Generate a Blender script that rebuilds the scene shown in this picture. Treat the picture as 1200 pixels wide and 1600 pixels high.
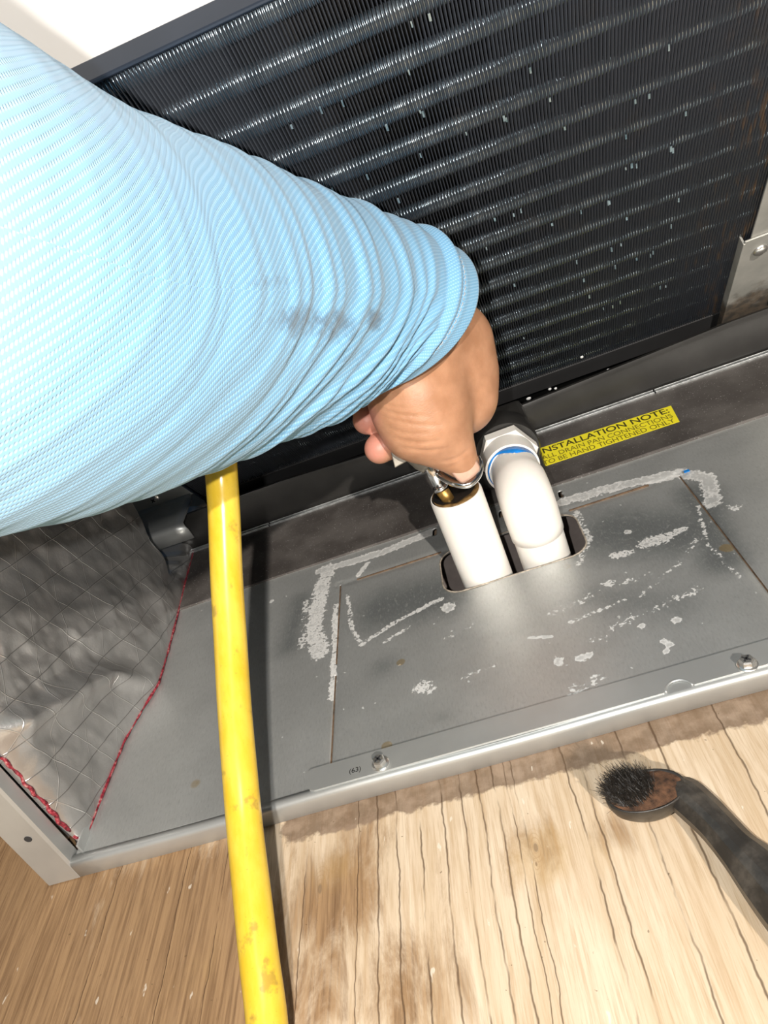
import bpy, bmesh, math, random
import numpy as np
from mathutils import Vector, Matrix

for o in list(bpy.data.objects):
    bpy.data.objects.remove(o)
scene = bpy.context.scene
COL = scene.collection
random.seed(4)
rng = np.random.default_rng(7)

# ------------------------------------------------------------------ camera
YAW, PITCH, ROLL, FPX, CAMH = -0.1886994, -0.4956263, -0.41728596, 1189.18, 0.29
_fw = np.array([math.sin(YAW)*math.cos(PITCH), math.cos(YAW)*math.cos(PITCH), math.sin(PITCH)])
_rt = np.cross(_fw, [0, 0, 1]); _rt /= np.linalg.norm(_rt)
_up = np.cross(_rt, _fw)
RT = math.cos(ROLL)*_rt + math.sin(ROLL)*_up
UP = -math.sin(ROLL)*_rt + math.cos(ROLL)*_up
FW = _fw
CAM = np.array([0, 0, CAMH])
cd = bpy.data.cameras.new('camera')
cd.sensor_fit = 'VERTICAL'; cd.sensor_height = 24.0; cd.lens = 24.0*FPX/1600.0
cd.clip_start = 0.01
cam = bpy.data.objects.new('camera', cd); COL.objects.link(cam)
cam.matrix_world = Matrix(((RT[0], UP[0], -FW[0], 0), (RT[1], UP[1], -FW[1], 0), (RT[2], UP[2], -FW[2], CAMH), (0, 0, 0, 1)))
scene.camera = cam

# ------------------------------------------------------------------ world, sun, exposure
w = bpy.data.worlds.new('sky'); scene.world = w; w.use_nodes = True
wn = w.node_tree; wn.nodes.clear()
wo = wn.nodes.new('ShaderNodeOutputWorld'); wb = wn.nodes.new('ShaderNodeBackground')
sk = wn.nodes.new('ShaderNodeTexSky'); sk.sky_type = 'HOSEK_WILKIE'
SUN_EL, SUN_AZ = 31.0, -19.0
_e, _a = math.radians(SUN_EL), math.radians(SUN_AZ)
SUND = Vector((math.sin(_a)*math.cos(_e), math.cos(_a)*math.cos(_e), -math.sin(_e)))
sk.sun_direction = -SUND; sk.turbidity = 3.5; sk.ground_albedo = 0.3
wn.links.new(sk.outputs[0], wb.inputs[0]); wn.links.new(wb.outputs[0], wo.inputs[0])
wb.inputs[1].default_value = 0.26
# the phone's flash, a few centimetres beside its lens, is the main light
sl = bpy.data.lights.new('phone_flash', 'POINT'); sl.energy = 5.6; sl.shadow_soft_size = .003; sl.color = (1.0, .96, .90)
so = bpy.data.objects.new('phone_flash', sl); COL.objects.link(so)
so.location = Vector(CAM-RT*.030+UP*.006)
# low warm sun from behind the photographer
s2 = bpy.data.lights.new('sun', 'SUN'); s2.energy = 3.3; s2.angle = math.radians(1.0); s2.color = (1.0, .92, .82)
s2o = bpy.data.objects.new('sun', s2); COL.objects.link(s2o); s2o.location = (.4, -1.2, .9)
s2o.rotation_euler = SUND.to_track_quat('-Z', 'Y').to_euler()
vs = scene.view_settings
vs.view_transform = 'Standard'; vs.look = 'None'; vs.gamma = 1.0; vs.use_curve_mapping = False
vs.exposure = 0.0

# ------------------------------------------------------------------ geometry helpers
def ray(x, y): return FW*FPX + RT*(x-600) - UP*(y-800)
def onz(x, y, z=0.0):
    d = ray(x, y); return CAM + d*((z-CAMH)/d[2])
def atX(x, y, X):
    d = ray(x, y); return CAM + d*(X/d[0])
def dep(x, y, D): return CAM + ray(x, y)/FPX*D

def tag(o, label=None, cat=None, group=None, kind=None):
    if label: o['label'] = label
    if cat: o['category'] = cat
    if group: o['group'] = group
    if kind: o['kind'] = kind
    return o
def link(name, me, mat, parent=None, smooth=False):
    o = bpy.data.objects.new(name, me); COL.objects.link(o)
    if mat is not None and len(me.materials) == 0: me.materials.append(mat)
    if smooth: me.polygons.foreach_set('use_smooth', [True]*len(me.polygons))
    if parent is not None: o.parent = parent
    return o
def pyd(name, v, f, mat, parent=None, smooth=False):
    me = bpy.data.meshes.new(name)
    me.from_pydata([tuple(map(float, p)) for p in v], [], [tuple(map(int, q)) for q in f]); me.update()
    return link(name, me, mat, parent, smooth)
def npmesh(name, V, Q, mat, parent=None, smooth=True):
    """fast mesh from numpy verts and quads"""
    me = bpy.data.meshes.new(name)
    V = np.asarray(V, np.float32); Q = np.asarray(Q, np.int32)
    me.vertices.add(len(V)); me.vertices.foreach_set('co', V.ravel())
    k = Q.shape[1]
    me.loops.add(Q.size); me.loops.foreach_set('vertex_index', Q.ravel())
    me.polygons.add(len(Q)); me.polygons.foreach_set('loop_start', np.arange(0, Q.size, k, dtype=np.int32))
    me.update(calc_edges=True); me.validate()
    return link(name, me, mat, parent, smooth)
def empty(name, loc=(0, 0, 0)):
    o = bpy.data.objects.new(name, None); COL.objects.link(o); o.location = loc
    o.empty_display_size = 0.02
    return o
def keep(o, parent):
    """parent keeping world position of coordinates modelled in world space"""
    o.parent = parent; o.matrix_parent_inverse = Matrix.Translation(parent.location).inverted(); return o
def setattr_f(o, name, arr):
    a = o.data.attributes.new(name, 'FLOAT', 'POINT'); a.data.foreach_set('value', np.asarray(arr, np.float32).ravel())
def bevel(o, wd, seg=2):
    m = o.modifiers.new('bevel', 'BEVEL'); m.width = wd; m.segments = seg; m.limit_method = 'ANGLE'; return o
def solidify(o, t, off=-1):
    m = o.modifiers.new('thickness', 'SOLIDIFY'); m.thickness = t; m.offset = off; return o
def box(name, a, b, mat, parent=None, bv=0):
    x0, y0, z0 = a; x1, y1, z1 = b
    v = [(x0,y0,z0),(x1,y0,z0),(x1,y1,z0),(x0,y1,z0),(x0,y0,z1),(x1,y0,z1),(x1,y1,z1),(x0,y1,z1)]
    f = [(0,3,2,1),(4,5,6,7),(0,1,5,4),(1,2,6,5),(2,3,7,6),(3,0,4,7)]
    o = pyd(name, v, f, mat)
    if parent is not None: keep(o, parent)
    if bv: bevel(o, bv)
    return o
def frames(pts):
    pts = np.asarray(pts, float); T = np.gradient(pts, axis=0); T /= np.linalg.norm(T, axis=1)[:, None]
    n = np.cross(T[0], [0.31, 0.2, 0.93]); n /= np.linalg.norm(n); N = [n]
    for i in range(1, len(pts)):
        n = N[-1]-T[i]*(N[-1]@T[i]); n /= np.linalg.norm(n); N.append(n)
    N = np.array(N); return T, N, np.cross(T, N)
def spline(P, n):
    """Catmull-Rom resample, P rows of any dimension"""
    P = np.asarray(P, float); Q = np.vstack([2*P[0]-P[1], P, 2*P[-1]-P[-2]])
    out = []
    t = np.linspace(0, len(P)-1-1e-9, n)
    for u in t:
        i = int(u); s = u-i; a, b, c, d = Q[i:i+4]
        out.append(.5*((2*b)+(c-a)*s+(2*a-5*b+4*c-d)*s*s+(3*b-a-3*c+d)*s**3))
    return np.array(out)
def tube(name, pts, rad, mat, parent=None, seg=20, cap=True, smooth=True):
    pts = np.asarray(pts, float); n = len(pts); rad = np.broadcast_to(np.asarray(rad, float), (n,))
    T, N, B = frames(pts); a = np.linspace(0, 2*math.pi, seg, endpoint=False)
    V = pts[:, None]+rad[:, None, None]*(np.cos(a)[None, :, None]*N[:, None]+np.sin(a)[None, :, None]*B[:, None])
    f = [(i*seg+j, i*seg+(j+1) % seg, (i+1)*seg+(j+1) % seg, (i+1)*seg+j) for i in range(n-1) for j in range(seg)]
    if cap: f += [tuple(range(seg))[::-1], tuple((n-1)*seg+j for j in range(seg))]
    o = pyd(name, V.reshape(-1, 3), f, mat, None, smooth)
    if parent is not None: keep(o, parent)
    return o
def lathe(name, prof, org, axis, mat, parent=None, seg=40, smooth=True, sides=None, xdir=None):
    """prof: list of (radius, height) along axis"""
    ax = Vector(axis).normalized(); q = Vector(xdir) if xdir is not None else ax.orthogonal(); q = (q-ax*q.dot(ax)).normalized(); r = ax.cross(q)
    v = []; f = []
    for R_, h in prof:
        for j in range(seg):
            a = 2*math.pi*j/seg; v.append(Vector(org)+ax*h+(q*math.cos(a)+r*math.sin(a))*R_)
    for i in range(len(prof)-1):
        for j in range(seg): f.append((i*seg+j, i*seg+(j+1) % seg, (i+1)*seg+(j+1) % seg, (i+1)*seg+j))
    f.append(tuple(range(seg))[::-1]); f.append(tuple((len(prof)-1)*seg+j for j in range(seg)))
    o = pyd(name, v, f, mat, None, smooth)
    if smooth:
        m = o.modifiers.new('split', 'EDGE_SPLIT'); m.split_angle = math.radians(38)
    if parent is not None: keep(o, parent)
    return o
def extrude_x(name, prof, x0, x1, mat, parent=None, nx=1, smooth=False, dz=None):
    """open (y,z) profile swept along X; dz(x,y,z) optional offset"""
    v = []; f = []; m = len(prof)
    for i in range(nx+1):
        x = x0+(x1-x0)*i/nx
        for (y, z) in prof: v.append((x, y, z+(dz(x, y, z) if dz else 0)))
    for i in range(nx):
        for j in range(m-1): f.append((i*m+j, (i+1)*m+j, (i+1)*m+j+1, i*m+j+1))
    o = pyd(name, v, f, mat, None, smooth)
    if parent is not None: keep(o, parent)
    return o
def hashn(ix, iy, s=0):
    h = np.sin(ix*127.1+iy*311.7+s*74.7)*43758.5453; return h-np.floor(h)
def vnoise(x, y, s=0):
    ix, iy = np.floor(x), np.floor(y); fx, fy = x-ix, y-iy
    fx = fx*fx*(3-2*fx); fy = fy*fy*(3-2*fy)
    return (hashn(ix,iy,s)*(1-fx)+hashn(ix+1,iy,s)*fx)*(1-fy)+(hashn(ix,iy+1,s)*(1-fx)+hashn(ix+1,iy+1,s)*fx)*fy
def fbm(x, y, s=0, o=4):
    r = 0; a = .5
    for k in range(o): r = r+a*vnoise(x*2**k, y*2**k, s+k*3.1); a *= .5
    return r
def seg_dist(X, Y, a, b):
    ax, ay = a; bx, by = b; dx, dy = bx-ax, by-ay; L = dx*dx+dy*dy+1e-12
    t = np.clip(((X-ax)*dx+(Y-ay)*dy)/L, 0, 1); return np.hypot(X-ax-t*dx, Y-ay-t*dy)

# ------------------------------------------------------------------ material helpers
class M:
    def __init__(s, name):
        s.m = bpy.data.materials.new(name); s.m.use_nodes = True; s.t = s.m.node_tree; s.t.nodes.clear()
        s.out = s.t.nodes.new('ShaderNodeOutputMaterial'); s.p = s.t.nodes.new('ShaderNodeBsdfPrincipled')
        s.t.links.new(s.p.outputs[0], s.out.inputs[0]); s.co = None
    def n(s, t, **k):
        nd = s.t.nodes.new(t)
        for a, b in k.items(): setattr(nd, a, b)
        return nd
    def put(s, sock, v):
        if isinstance(v, bpy.types.NodeSocket): s.t.links.new(v, sock)
        elif isinstance(v, (tuple, list)): sock.default_value = tuple(v)+((1,) if len(v) == 3 and len(sock.default_value) == 4 else ())
        else: sock.default_value = v
    def set(s, **k):
        N = dict(color='Base Color', rough='Roughness', metal='Metallic', spec='Specular IOR Level', normal='Normal', coat='Coat Weight', coatr='Coat Roughness',
                 sss='Subsurface Weight', sheen='Sheen Weight', trans='Transmission Weight', ior='IOR', sheenr='Sheen Roughness', tint='Sheen Tint')
        for a, b in k.items(): s.put(s.p.inputs[N[a]], b)
        return s
    def obj(s):
        if s.co is None: s.co = s.n('ShaderNodeTexCoord').outputs['Object']
        return s.co
    def uv(s): return s.n('ShaderNodeTexCoord').outputs['UV']
    def map(s, v, sc=(1,1,1), rot=(0,0,0), loc=(0,0,0)):
        d = s.n('ShaderNodeMapping'); s.put(d.inputs[0], v); d.inputs['Scale'].default_value = sc; d.inputs['Rotation'].default_value = rot; d.inputs['Location'].default_value = loc
        return d.outputs[0]
    def noise(s, v=None, scale=5, detail=4, rough=.55, dist=0, color=False):
        d = s.n('ShaderNodeTexNoise'); s.put(d.inputs['Vector'], v if v is not None else s.obj())
        d.inputs['Scale'].default_value = scale; d.inputs['Detail'].default_value = detail; d.inputs['Roughness'].default_value = rough; d.inputs['Distortion'].default_value = dist
        return d.outputs[1 if color else 0]
    def vor(s, v=None, scale=5, feat='F1'):
        d = s.n('ShaderNodeTexVoronoi', feature=feat); s.put(d.inputs['Vector'], v if v is not None else s.obj()); d.inputs['Scale'].default_value = scale
        return d.outputs[0]
    def ramp(s, f, *st):
        d = s.n('ShaderNodeValToRGB'); s.put(d.inputs[0], f); e = d.color_ramp.elements
        while len(e) < len(st): e.new(.5)
        for q, (pos, c) in zip(e, st):
            q.position = pos; q.color = (tuple(c)+(1,)) if isinstance(c, (tuple, list)) else (c, c, c, 1)
        return d.outputs[0]
    def mix(s, f, a, b, mode='MIX'):
        d = s.n('ShaderNodeMix', data_type='RGBA', blend_type=mode); s.put(d.inputs[0], f); s.put(d.inputs[6], a); s.put(d.inputs[7], b)
        return d.outputs[2]
    def math(s, op, a, b=0.0, c=None, clamp=False):
        d = s.n('ShaderNodeMath', operation=op, use_clamp=clamp); s.put(d.inputs[0], a); s.put(d.inputs[1], b)
        if c is not None: s.put(d.inputs[2], c)
        return d.outputs[0]
    def step(s, v, lo, hi):
        d = s.n('ShaderNodeMapRange', interpolation_type='SMOOTHSTEP'); s.put(d.inputs[0], v); d.inputs[1].default_value = lo; d.inputs[2].default_value = hi
        return d.outputs[0]
    def attr(s, name): return s.n('ShaderNodeAttribute', attribute_name=name).outputs['Fac']
    def sep(s, v): return s.n('ShaderNodeSeparateXYZ').outputs if False else s._sep(v)
    def _sep(s, v):
        d = s.n('ShaderNodeSeparateXYZ'); s.put(d.inputs[0], v); return d.outputs
    def bump(s, h, st=.3, dist=.001, nrm=None):
        d = s.n('ShaderNodeBump'); d.inputs['Strength'].default_value = st; d.inputs['Distance'].default_value = dist; s.put(d.inputs['Height'], h)
        if nrm is not None: s.put(d.inputs['Normal'], nrm)
        return d.outputs[0]

def simple(name, color, rough=.5, metal=0.0, var=.15, scale=60, bump=.15, **k):
    """a plain coloured surface with procedural mottling and fine relief"""
    m = M(name); nz = m.noise(scale=scale, detail=5)
    c0 = tuple(c*(1-var) for c in color); c1 = tuple(min(1, c*(1+var)) for c in color)
    m.set(color=m.ramp(nz, (.3, c0), (.7, c1)), rough=rough, metal=metal, normal=m.bump(m.noise(scale=scale*8, detail=3), bump, .0003), **k)
    return m.m

# galvanised sheet
def galv(name, base=(.56, .575, .57), rough=.42, stains=False, metal=.66):
    m = M(name); o = m.obj()
    sp = m.noise(m.map(o, (260, 60, 60)), scale=1, detail=5, rough=.7); blot = m.noise(scale=28, detail=4)
    c = m.mix(m.step(blot, .3, .75), tuple(b*.94 for b in base), tuple(b*1.05 for b in base))
    c = m.mix(m.math('MULTIPLY', m.step(sp, .45, .7), .25), c, (.55, .56, .55))
    r = m.math('ADD', rough-.02, m.math('MULTIPLY', blot, .05)); mt = metal
    nrm = m.bump(sp, .08, .0004)
    if stains:
        nz = m.noise(scale=420, detail=5, rough=.65); nz2 = m.noise(scale=95, detail=5, rough=.65)
        wet = m.step(m.math('ADD', m.attr('wet'), m.math('MULTIPLY', m.math('SUBTRACT', nz2, .5), .30)), .2, .9)
        c = m.mix(m.math('MULTIPLY', wet, .72), c, (.17, .19, .195))
        hz = m.step(m.math('ADD', m.attr('haze_reflection'), m.math('MULTIPLY', m.math('SUBTRACT', nz2, .5), .35)), .2, 1.0)
        c = m.mix(m.math('MULTIPLY', hz, .4), c, (.62, .63, .62))
        st = m.math('ADD', m.attr('stain'), m.math('ADD', m.math('MULTIPLY', m.math('SUBTRACT', nz, .5), 1.7), m.math('MULTIPLY', m.math('SUBTRACT', nz2, .5), 1.3)))
        fill = m.step(st, .48, .66); edge = m.math('SUBTRACT', fill, m.step(st, .70, 1.0)); sm = m.math('ADD', m.math('MULTIPLY', fill, .55), m.math('MULTIPLY', edge, .45))
        sp2 = m.step(m.noise(scale=260, detail=2, rough=.4), .735, .76)
        sm = m.math('MAXIMUM', sm, m.math('MULTIPLY', sp2, .55))
        gr = m.noise(m.map(o, (900, 260, 1)), scale=1, detail=3, rough=.7); c = m.mix(m.math('MULTIPLY', m.step(gr, .5, .75), .30), c, (.72, .73, .72)); c = m.mix(m.math('MULTIPLY', m.step(gr, .5, .25), .22), c, (.20, .21, .21))
        sw = m.n('ShaderNodeTexWave', wave_type='RINGS', rings_direction='Z'); m.put(sw.inputs[0], m.map(o, (1, 1, 1), loc=(-.06, -.41, 0))); sw.inputs['Scale'].default_value = 52; sw.inputs['Distortion'].default_value = 3.5; sw.inputs['Detail'].default_value = 4; sw.inputs['Detail Scale'].default_value = 3
        arc = m.math('MULTIPLY', m.step(sw.outputs['Fac'], .80, .98), m.math('MULTIPLY', m.step(m.noise(scale=300, detail=3), .5, .62), wet)); c = m.mix(m.math('MULTIPLY', arc, .5), c, (.55, .56, .56))
        c = m.mix(m.math('MULTIPLY', sm, .78), c, (.68, .68, .67))
        oc = m.step(m.math('ADD', m.attr('ochre'), m.math('MULTIPLY', m.math('SUBTRACT', nz2, .5), .5)), .4, .7)
        c = m.mix(m.math('MULTIPLY', oc, .6), c, (.42, .29, .10))
        mt = m.math('SUBTRACT', metal, m.math('MULTIPLY', sm, .6)); r = m.math('ADD', r, m.math('MULTIPLY', sm, .3))
    m.set(color=c, rough=r, metal=mt, normal=nrm); return m.m

MAT = {}
MAT['galv'] = galv('galvanised_sheet')
MAT['base'] = galv('stained_galvanised_sheet', stains=True)
MAT['chrome'] = simple('chrome', (.78, .78, .77), .16, 1.0, .05, 40, .03)
MAT['zinc'] = simple('zinc_screw', (.78, .77, .74), .28, .9, .15, 300, .2)
MAT['dark_rail'] = (lambda m: m.set(color=m.mix(m.step(m.noise(scale=900, detail=2), .66, .74), m.mix(m.step(m.noise(scale=22, detail=6), .35, .7), (.075, .066, .062), (.15, .138, .13)), (.42, .41, .40)),
      rough=.5, metal=.25, normal=m.bump(m.noise(m.map(m.obj(), (300, 60, 60)), scale=1), .1, .0004)).m)(M('dark_dusty_rail'))
MAT['pan'] = simple('black_pan_plastic', (.022, .021, .020), .32, 0, .4, 30, .1)
MAT['pvc'] = (lambda m: m.set(color=m.ramp(m.noise(scale=45, detail=4), (.3, (.83, .79, .74)), (.7, (.89, .85, .80))), rough=.42, sss=.06, normal=m.bump(m.noise(scale=700), .05, .0003)).m)(M('white_pvc'))
MAT['black'] = simple('black_rubber', (.012, .011, .010), .25, 0, .3, 80, .2)
MAT['brass'] = simple('tarnished_brass', (.36, .21, .06), .35, .8, .45, 220, .4)
MAT['blue'] = simple('blue_primer', (.012, .20, .62), .35, 0, .3, 120, .2)
MAT['white_paint'] = simple('white_paint', (.86, .84, .82), .5, 0, .03, 12, .03)
MAT['dark_void'] = simple('dark_void', (.03, .03, .032), .7, 0, .2, 20, .1)
MAT['well'] = simple('grey_well_lining', (.20, .17, .16), .8, 0, .2, 60, .2)
MAT['navy'] = simple('dark_blue_painted_steel', (.030, .040, .060), .35, .3, .15, 20, .05)

# ================================================================== SETTING
WZ = -0.0125           # plywood surface
LIPY = 0.264           # front edge of the metal base
# ---- plywood
def wood_material():
    m = M('weathered_plywood'); o = m.obj(); s = m._sep(o)
    wob = m.noise(m.map(o, (9, 14, 1)), scale=1, detail=4, rough=.6)
    xd = m.math('ADD', s[0], m.math('MULTIPLY', m.math('SUBTRACT', wob, .5), .007))
    wob2 = m.noise(m.map(o, (150, 120, 1)), scale=1, detail=2)
    xd = m.math('ADD', xd, m.math('MULTIPLY', m.math('SUBTRACT', wob2, .5), .0016))
    grain = m.noise(m.map(o, (420, 16, 1)), scale=1, detail=6, rough=.7, dist=.4)
    coarse = m.noise(m.map(o, (60, 7, 1)), scale=1, detail=5, rough=.65, dist=.8)
    pale = m.mix(m.step(coarse, .3, .7), (.60, .46, .31), (.74, .61, .46))
    pale = m.mix(m.math('MULTIPLY', m.step(grain, .42, .70), .50), pale, (.42, .27, .14))
    fg = m.noise(m.map(o, (1500, 45, 1)), scale=1, detail=3, rough=.6); pale = m.mix(m.math('MULTIPLY', m.step(fg, .52, .68), .35), pale, (.38, .25, .13))
    brown = m.mix(m.step(grain, .3, .65), (.17, .090, .040), (.38, .235, .12))
    patch = m.noise(m.map(o, (55, 15, 1)), scale=1, detail=7, rough=.7, dist=.5)
    bf = m.step(m.math('ADD', m.attr('brown'), m.math('MULTIPLY', m.math('SUBTRACT', patch, .5), 1.3)), .35, .75)
    c = m.mix(m.math('MULTIPLY', bf, .95), pale, brown)
    yl = m.step(m.math('ADD', m.attr('yellow'), m.math('MULTIPLY', m.math('SUBTRACT', patch, .5), .9)), .4, .7)
    c = m.mix(m.math('MULTIPLY', yl, .26), c, (.55, .36, .14))
    for (kx, ky, kr) in ((837, 1324, .0016), (500, 1389, .0021), (838, 1350, .0008)):
        kq = onz(kx, ky, WZ); kv = m.n('ShaderNodeVectorMath', operation='LENGTH')
        m.put(kv.inputs[0], m.map(m.n('ShaderNodeVectorMath', operation='ADD').outputs[0] if False else o, (1.25, .55, 0), loc=(-kq[0]*1.25, -kq[1]*.55, 0)))
        kd = m.math('ADD', kv.outputs['Value'], m.math('MULTIPLY', m.math('SUBTRACT', wob2, .5), .0010))
        c = m.mix(m.math('MULTIPLY', m.math('SUBTRACT', 1.0, m.step(kd, kr*.5, kr*.9)), .7), c, (.22, .15, .09))
        rg_ = m.math('MULTIPLY', m.step(m.math('SINE', m.math('MULTIPLY', kd, 5200.0)), .5, .95), m.math('SUBTRACT', 1.0, m.step(kd, kr*1.5, kr*4.5)))
        c = m.mix(m.math('MULTIPLY', rg_, .35), c, (.36, .22, .10))
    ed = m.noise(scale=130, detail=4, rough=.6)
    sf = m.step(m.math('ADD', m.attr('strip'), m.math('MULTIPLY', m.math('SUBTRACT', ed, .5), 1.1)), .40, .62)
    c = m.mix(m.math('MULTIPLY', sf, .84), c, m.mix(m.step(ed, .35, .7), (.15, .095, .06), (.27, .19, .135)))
    # pale chips
    ch = m.step(m.noise(m.map(o, (160, 60, 1)), scale=1, detail=3), .69, .72)
    c = m.mix(m.math('MULTIPLY', ch, .6), c, (.80, .73, .62))
    sp = m.step(m.noise(scale=330, detail=2), .74, .77)
    c = m.mix(m.math('MULTIPLY', sp, .6), c, (.12, .07, .035))
    # long checks in the face veneer
    pts = [(275,1430),(330,1490),(590,1275),(620,1290),(655,1280),(690,1265),(720,1250),(752,1265),(775,1245),(898,1245),(911,1207),(1021,1304),(1109,1350),(1044,1200),(1174,1220),(812,1330),(855,1470),(560,1330),(470,1480),(160,1450)]
    g = None
    for i, (px, py) in enumerate(pts):
        X = float(onz(px, py, WZ)[0])
        d = m.math('ABSOLUTE', m.math('SUBTRACT', xd, X))
        wdt = .00034 if 2 <= i <= 14 else .00022
        k = m.n('ShaderNodeMapRange'); m.put(k.inputs[0], d); k.inputs[1].default_value = wdt*.3; k.inputs[2].default_value = wdt*1.6; k.inputs[3].default_value = 1; k.inputs[4].default_value = 0
        g = k.outputs[0] if g is None else m.math('MAXIMUM', g, k.outputs[0])
    brk = m.step(m.noise(m.map(o, (40, 22, 1)), scale=1, detail=3), .36, .52)
    g = m.math('MULTIPLY', g, brk)
    c = m.mix(m.math('MULTIPLY', g, .78), c, (.09, .05, .025))
    h = m.math('SUBTRACT', m.math('MULTIPLY', grain, .35), g)
    m.set(color=c, rough=.72, spec=.3, normal=m.bump(h, .5, .0008)); return m.m
x = np.arange(-0.75, 0.62, .004); y = np.arange(-0.25, 0.90, .004)
X, Y = np.meshgrid(x, y, indexing='ij'); nx, ny = X.shape
Z = WZ+(fbm(X*14, Y*5, 3)-.5)*.0012
idx = np.arange(nx*ny).reshape(nx, ny)
Q = np.stack([idx[:-1,:-1], idx[1:,:-1], idx[1:,1:], idx[:-1,1:]], -1).reshape(-1, 4)
_cx, _cy = X[:-1,:-1]+.002, Y[:-1,:-1]+.002
Q = Q[~((_cx > -.09) & (_cx < .06) & (_cy > .37) & (_cy < .475)).ravel()]
floor = npmesh('floor', np.stack([X, Y, Z], -1).reshape(-1, 3), Q, wood_material())
tag(floor, 'weathered plywood sheet the whole unit stands on', None, None, 'structure'); floor['category'] = 'floor'
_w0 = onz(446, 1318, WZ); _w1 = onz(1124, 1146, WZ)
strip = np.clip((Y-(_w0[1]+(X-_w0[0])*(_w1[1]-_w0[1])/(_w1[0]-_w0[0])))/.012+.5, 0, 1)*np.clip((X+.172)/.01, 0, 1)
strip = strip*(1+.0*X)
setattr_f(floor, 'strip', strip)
br = np.zeros_like(X)
for px, py, r, a in [(30,1330,.05,1.0),(60,1420,.05,.9),(250,1430,.05,.72),(200,1520,.06,.72),(20,1560,.06,.85),(330,1560,.05,.72),(520,1400,.03,.6),(560,1330,.03,.42),(640,1560,.03,.5),(480,1560,.03,.5),(820,1330,.02,.4),(960,1300,.012,.4)]:
    q = onz(px, py, WZ); d = np.hypot(X-q[0], (Y-q[1])*.8)/r; br = np.maximum(br, a*np.exp(-d*d))
setattr_f(floor, 'brown', np.clip(br*1.15, 0, 1)+.14)
ye = np.zeros_like(X)
for px, py, r, a in [(840,1340,.022,.8),(520,1360,.02,.7),(430,1380,.03,.5),(950,1330,.02,.5),(300,1520,.03,.5)]:
    q = onz(px, py, WZ); d = np.hypot(X-q[0], Y-q[1])/r; ye = np.maximum(ye, a*np.exp(-d*d))
setattr_f(floor, 'yellow', ye)
solidify(floor, .012)

# ---- sunlit white panel behind and above the coil
wallb = empty('wall_back', (0, .41, .335)); tag(wallb, 'white painted cabinet panel above the coil top edge', None, None, 'structure'); wallb['category'] = 'wall'
box('panel_sheet', (-.9, .405, .335), (.9, .415, 1.0), MAT['white_paint'], wallb, .001)

# ================================================================== BASE SHEET
def sd_rrect(X, Y, cx, cy, hx, hy, r):
    qx = np.abs(X-cx)-(hx-r); qy = np.abs(Y-cy)-(hy-r)
    return np.hypot(np.maximum(qx, 0), np.maximum(qy, 0))+np.minimum(np.maximum(qx, qy), 0)-r
KX0, KX1, KY = -.1358, .1075, .4455          # knock-out panel lines
HX0, HX1, HY0, HY1 = -.0615, .0345, .3945, .4440
def hole_sdf(X, Y):
    d = sd_rrect(X, Y, (HX0+HX1)/2, (HY0+HY1)/2, (HX1-HX0)/2, (HY1-HY0)/2, .013)
    for (px, py) in [(876, 772), (679, 831), (783, 803)]:
        q = onz(px, py)
        d = np.minimum(d, seg_dist(X, Y, (q[0]-.0003, q[1]-.0030), (q[0]+.0003, q[1]+.0030))-.0017)
    return d
GAP = .0011
xs = np.unique(np.round(np.concatenate([np.arange(-.287, .3301, .0011), [KX0-GAP/2, KX0+GAP/2, KX1-GAP/2, KX1+GAP/2]]), 6))
ys = np.unique(np.round(np.concatenate([np.arange(.2685, .4841, .0011), [KY-GAP/2, KY+GAP/2]]), 6))
def clean(a, keepv):
    out = []
    for v in a:
        if any(abs(v-k) < .0006 and abs(v-k) > 1e-6 for k in keepv): continue
        out.append(v)
    return np.array(out)
xs = clean(xs, [round(v, 6) for v in (KX0-GAP/2, KX0+GAP/2, KX1-GAP/2, KX1+GAP/2)])
ys = clean(ys, [round(v, 6) for v in (KY-GAP/2, KY+GAP/2)])
X, Y = np.meshgrid(xs, ys, indexing='ij'); nx, ny = X.shape
D = hole_sdf(X, Y); e = 1e-4
gx = (hole_sdf(X+e, Y)-hole_sdf(X-e, Y))/(2*e); gy = (hole_sdf(X, Y+e)-hole_sdf(X, Y-e))/(2*e)
near = np.abs(D) < .00075
Xs = np.where(near, X-D*gx, X); Ys = np.where(near, Y-D*gy, Y)
inside = (D < -1e-5) & ~near
Zp = (fbm(X*11, Y*11, 9, 3)-.5)*.0016
Zp *= np.clip((Y-.2685)/.03, 0, 1)
# the knock-out sits a hair lower towards its scored lines
kod = np.minimum(np.minimum(np.abs(X-KX0), np.abs(X-KX1))+np.where(Y > KY+.004, 1, 0), np.abs(Y-KY)+np.where((X < KX0-.004) | (X > KX1+.004), 1, 0))
Zp -= .0007*np.exp(-(kod/.003)**2)
idx = np.arange(nx*ny).reshape(nx, ny)
Q = np.stack([idx[:-1,:-1], idx[1:,:-1], idx[1:,1:], idx[:-1,1:]], -1).reshape(-1, 4)
cx = (X[:-1,:-1]+X[1:,1:])/2; cy = (Y[:-1,:-1]+Y[1:,1:])/2
ins = inside.ravel()[Q].any(1) | (hole_sdf(cx, cy).ravel() < -.0002)
slit = ((np.abs(cx-KX0) < GAP*.45) & (cy < KY+GAP/2) & ~((cy > .352) & (cy < .362)))
slit |= ((np.abs(cx-KX1) < GAP*.45) & (cy < KY+GAP/2))
Q = Q[~(ins | slit.ravel())]
base = empty('metal_base', (-.1, LIPY, 0)); tag(base, 'stained galvanised sheet metal base with a drain opening and front lip', 'metal sheet')
sheet = npmesh('sheet', np.stack([Xs, Ys, Zp], -1).reshape(-1, 3), Q, MAT['base']); keep(sheet, base)
st = np.zeros_like(X); wt = np.zeros_like(X); oc = np.zeros_like(X); hz = np.zeros_like(X)
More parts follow.
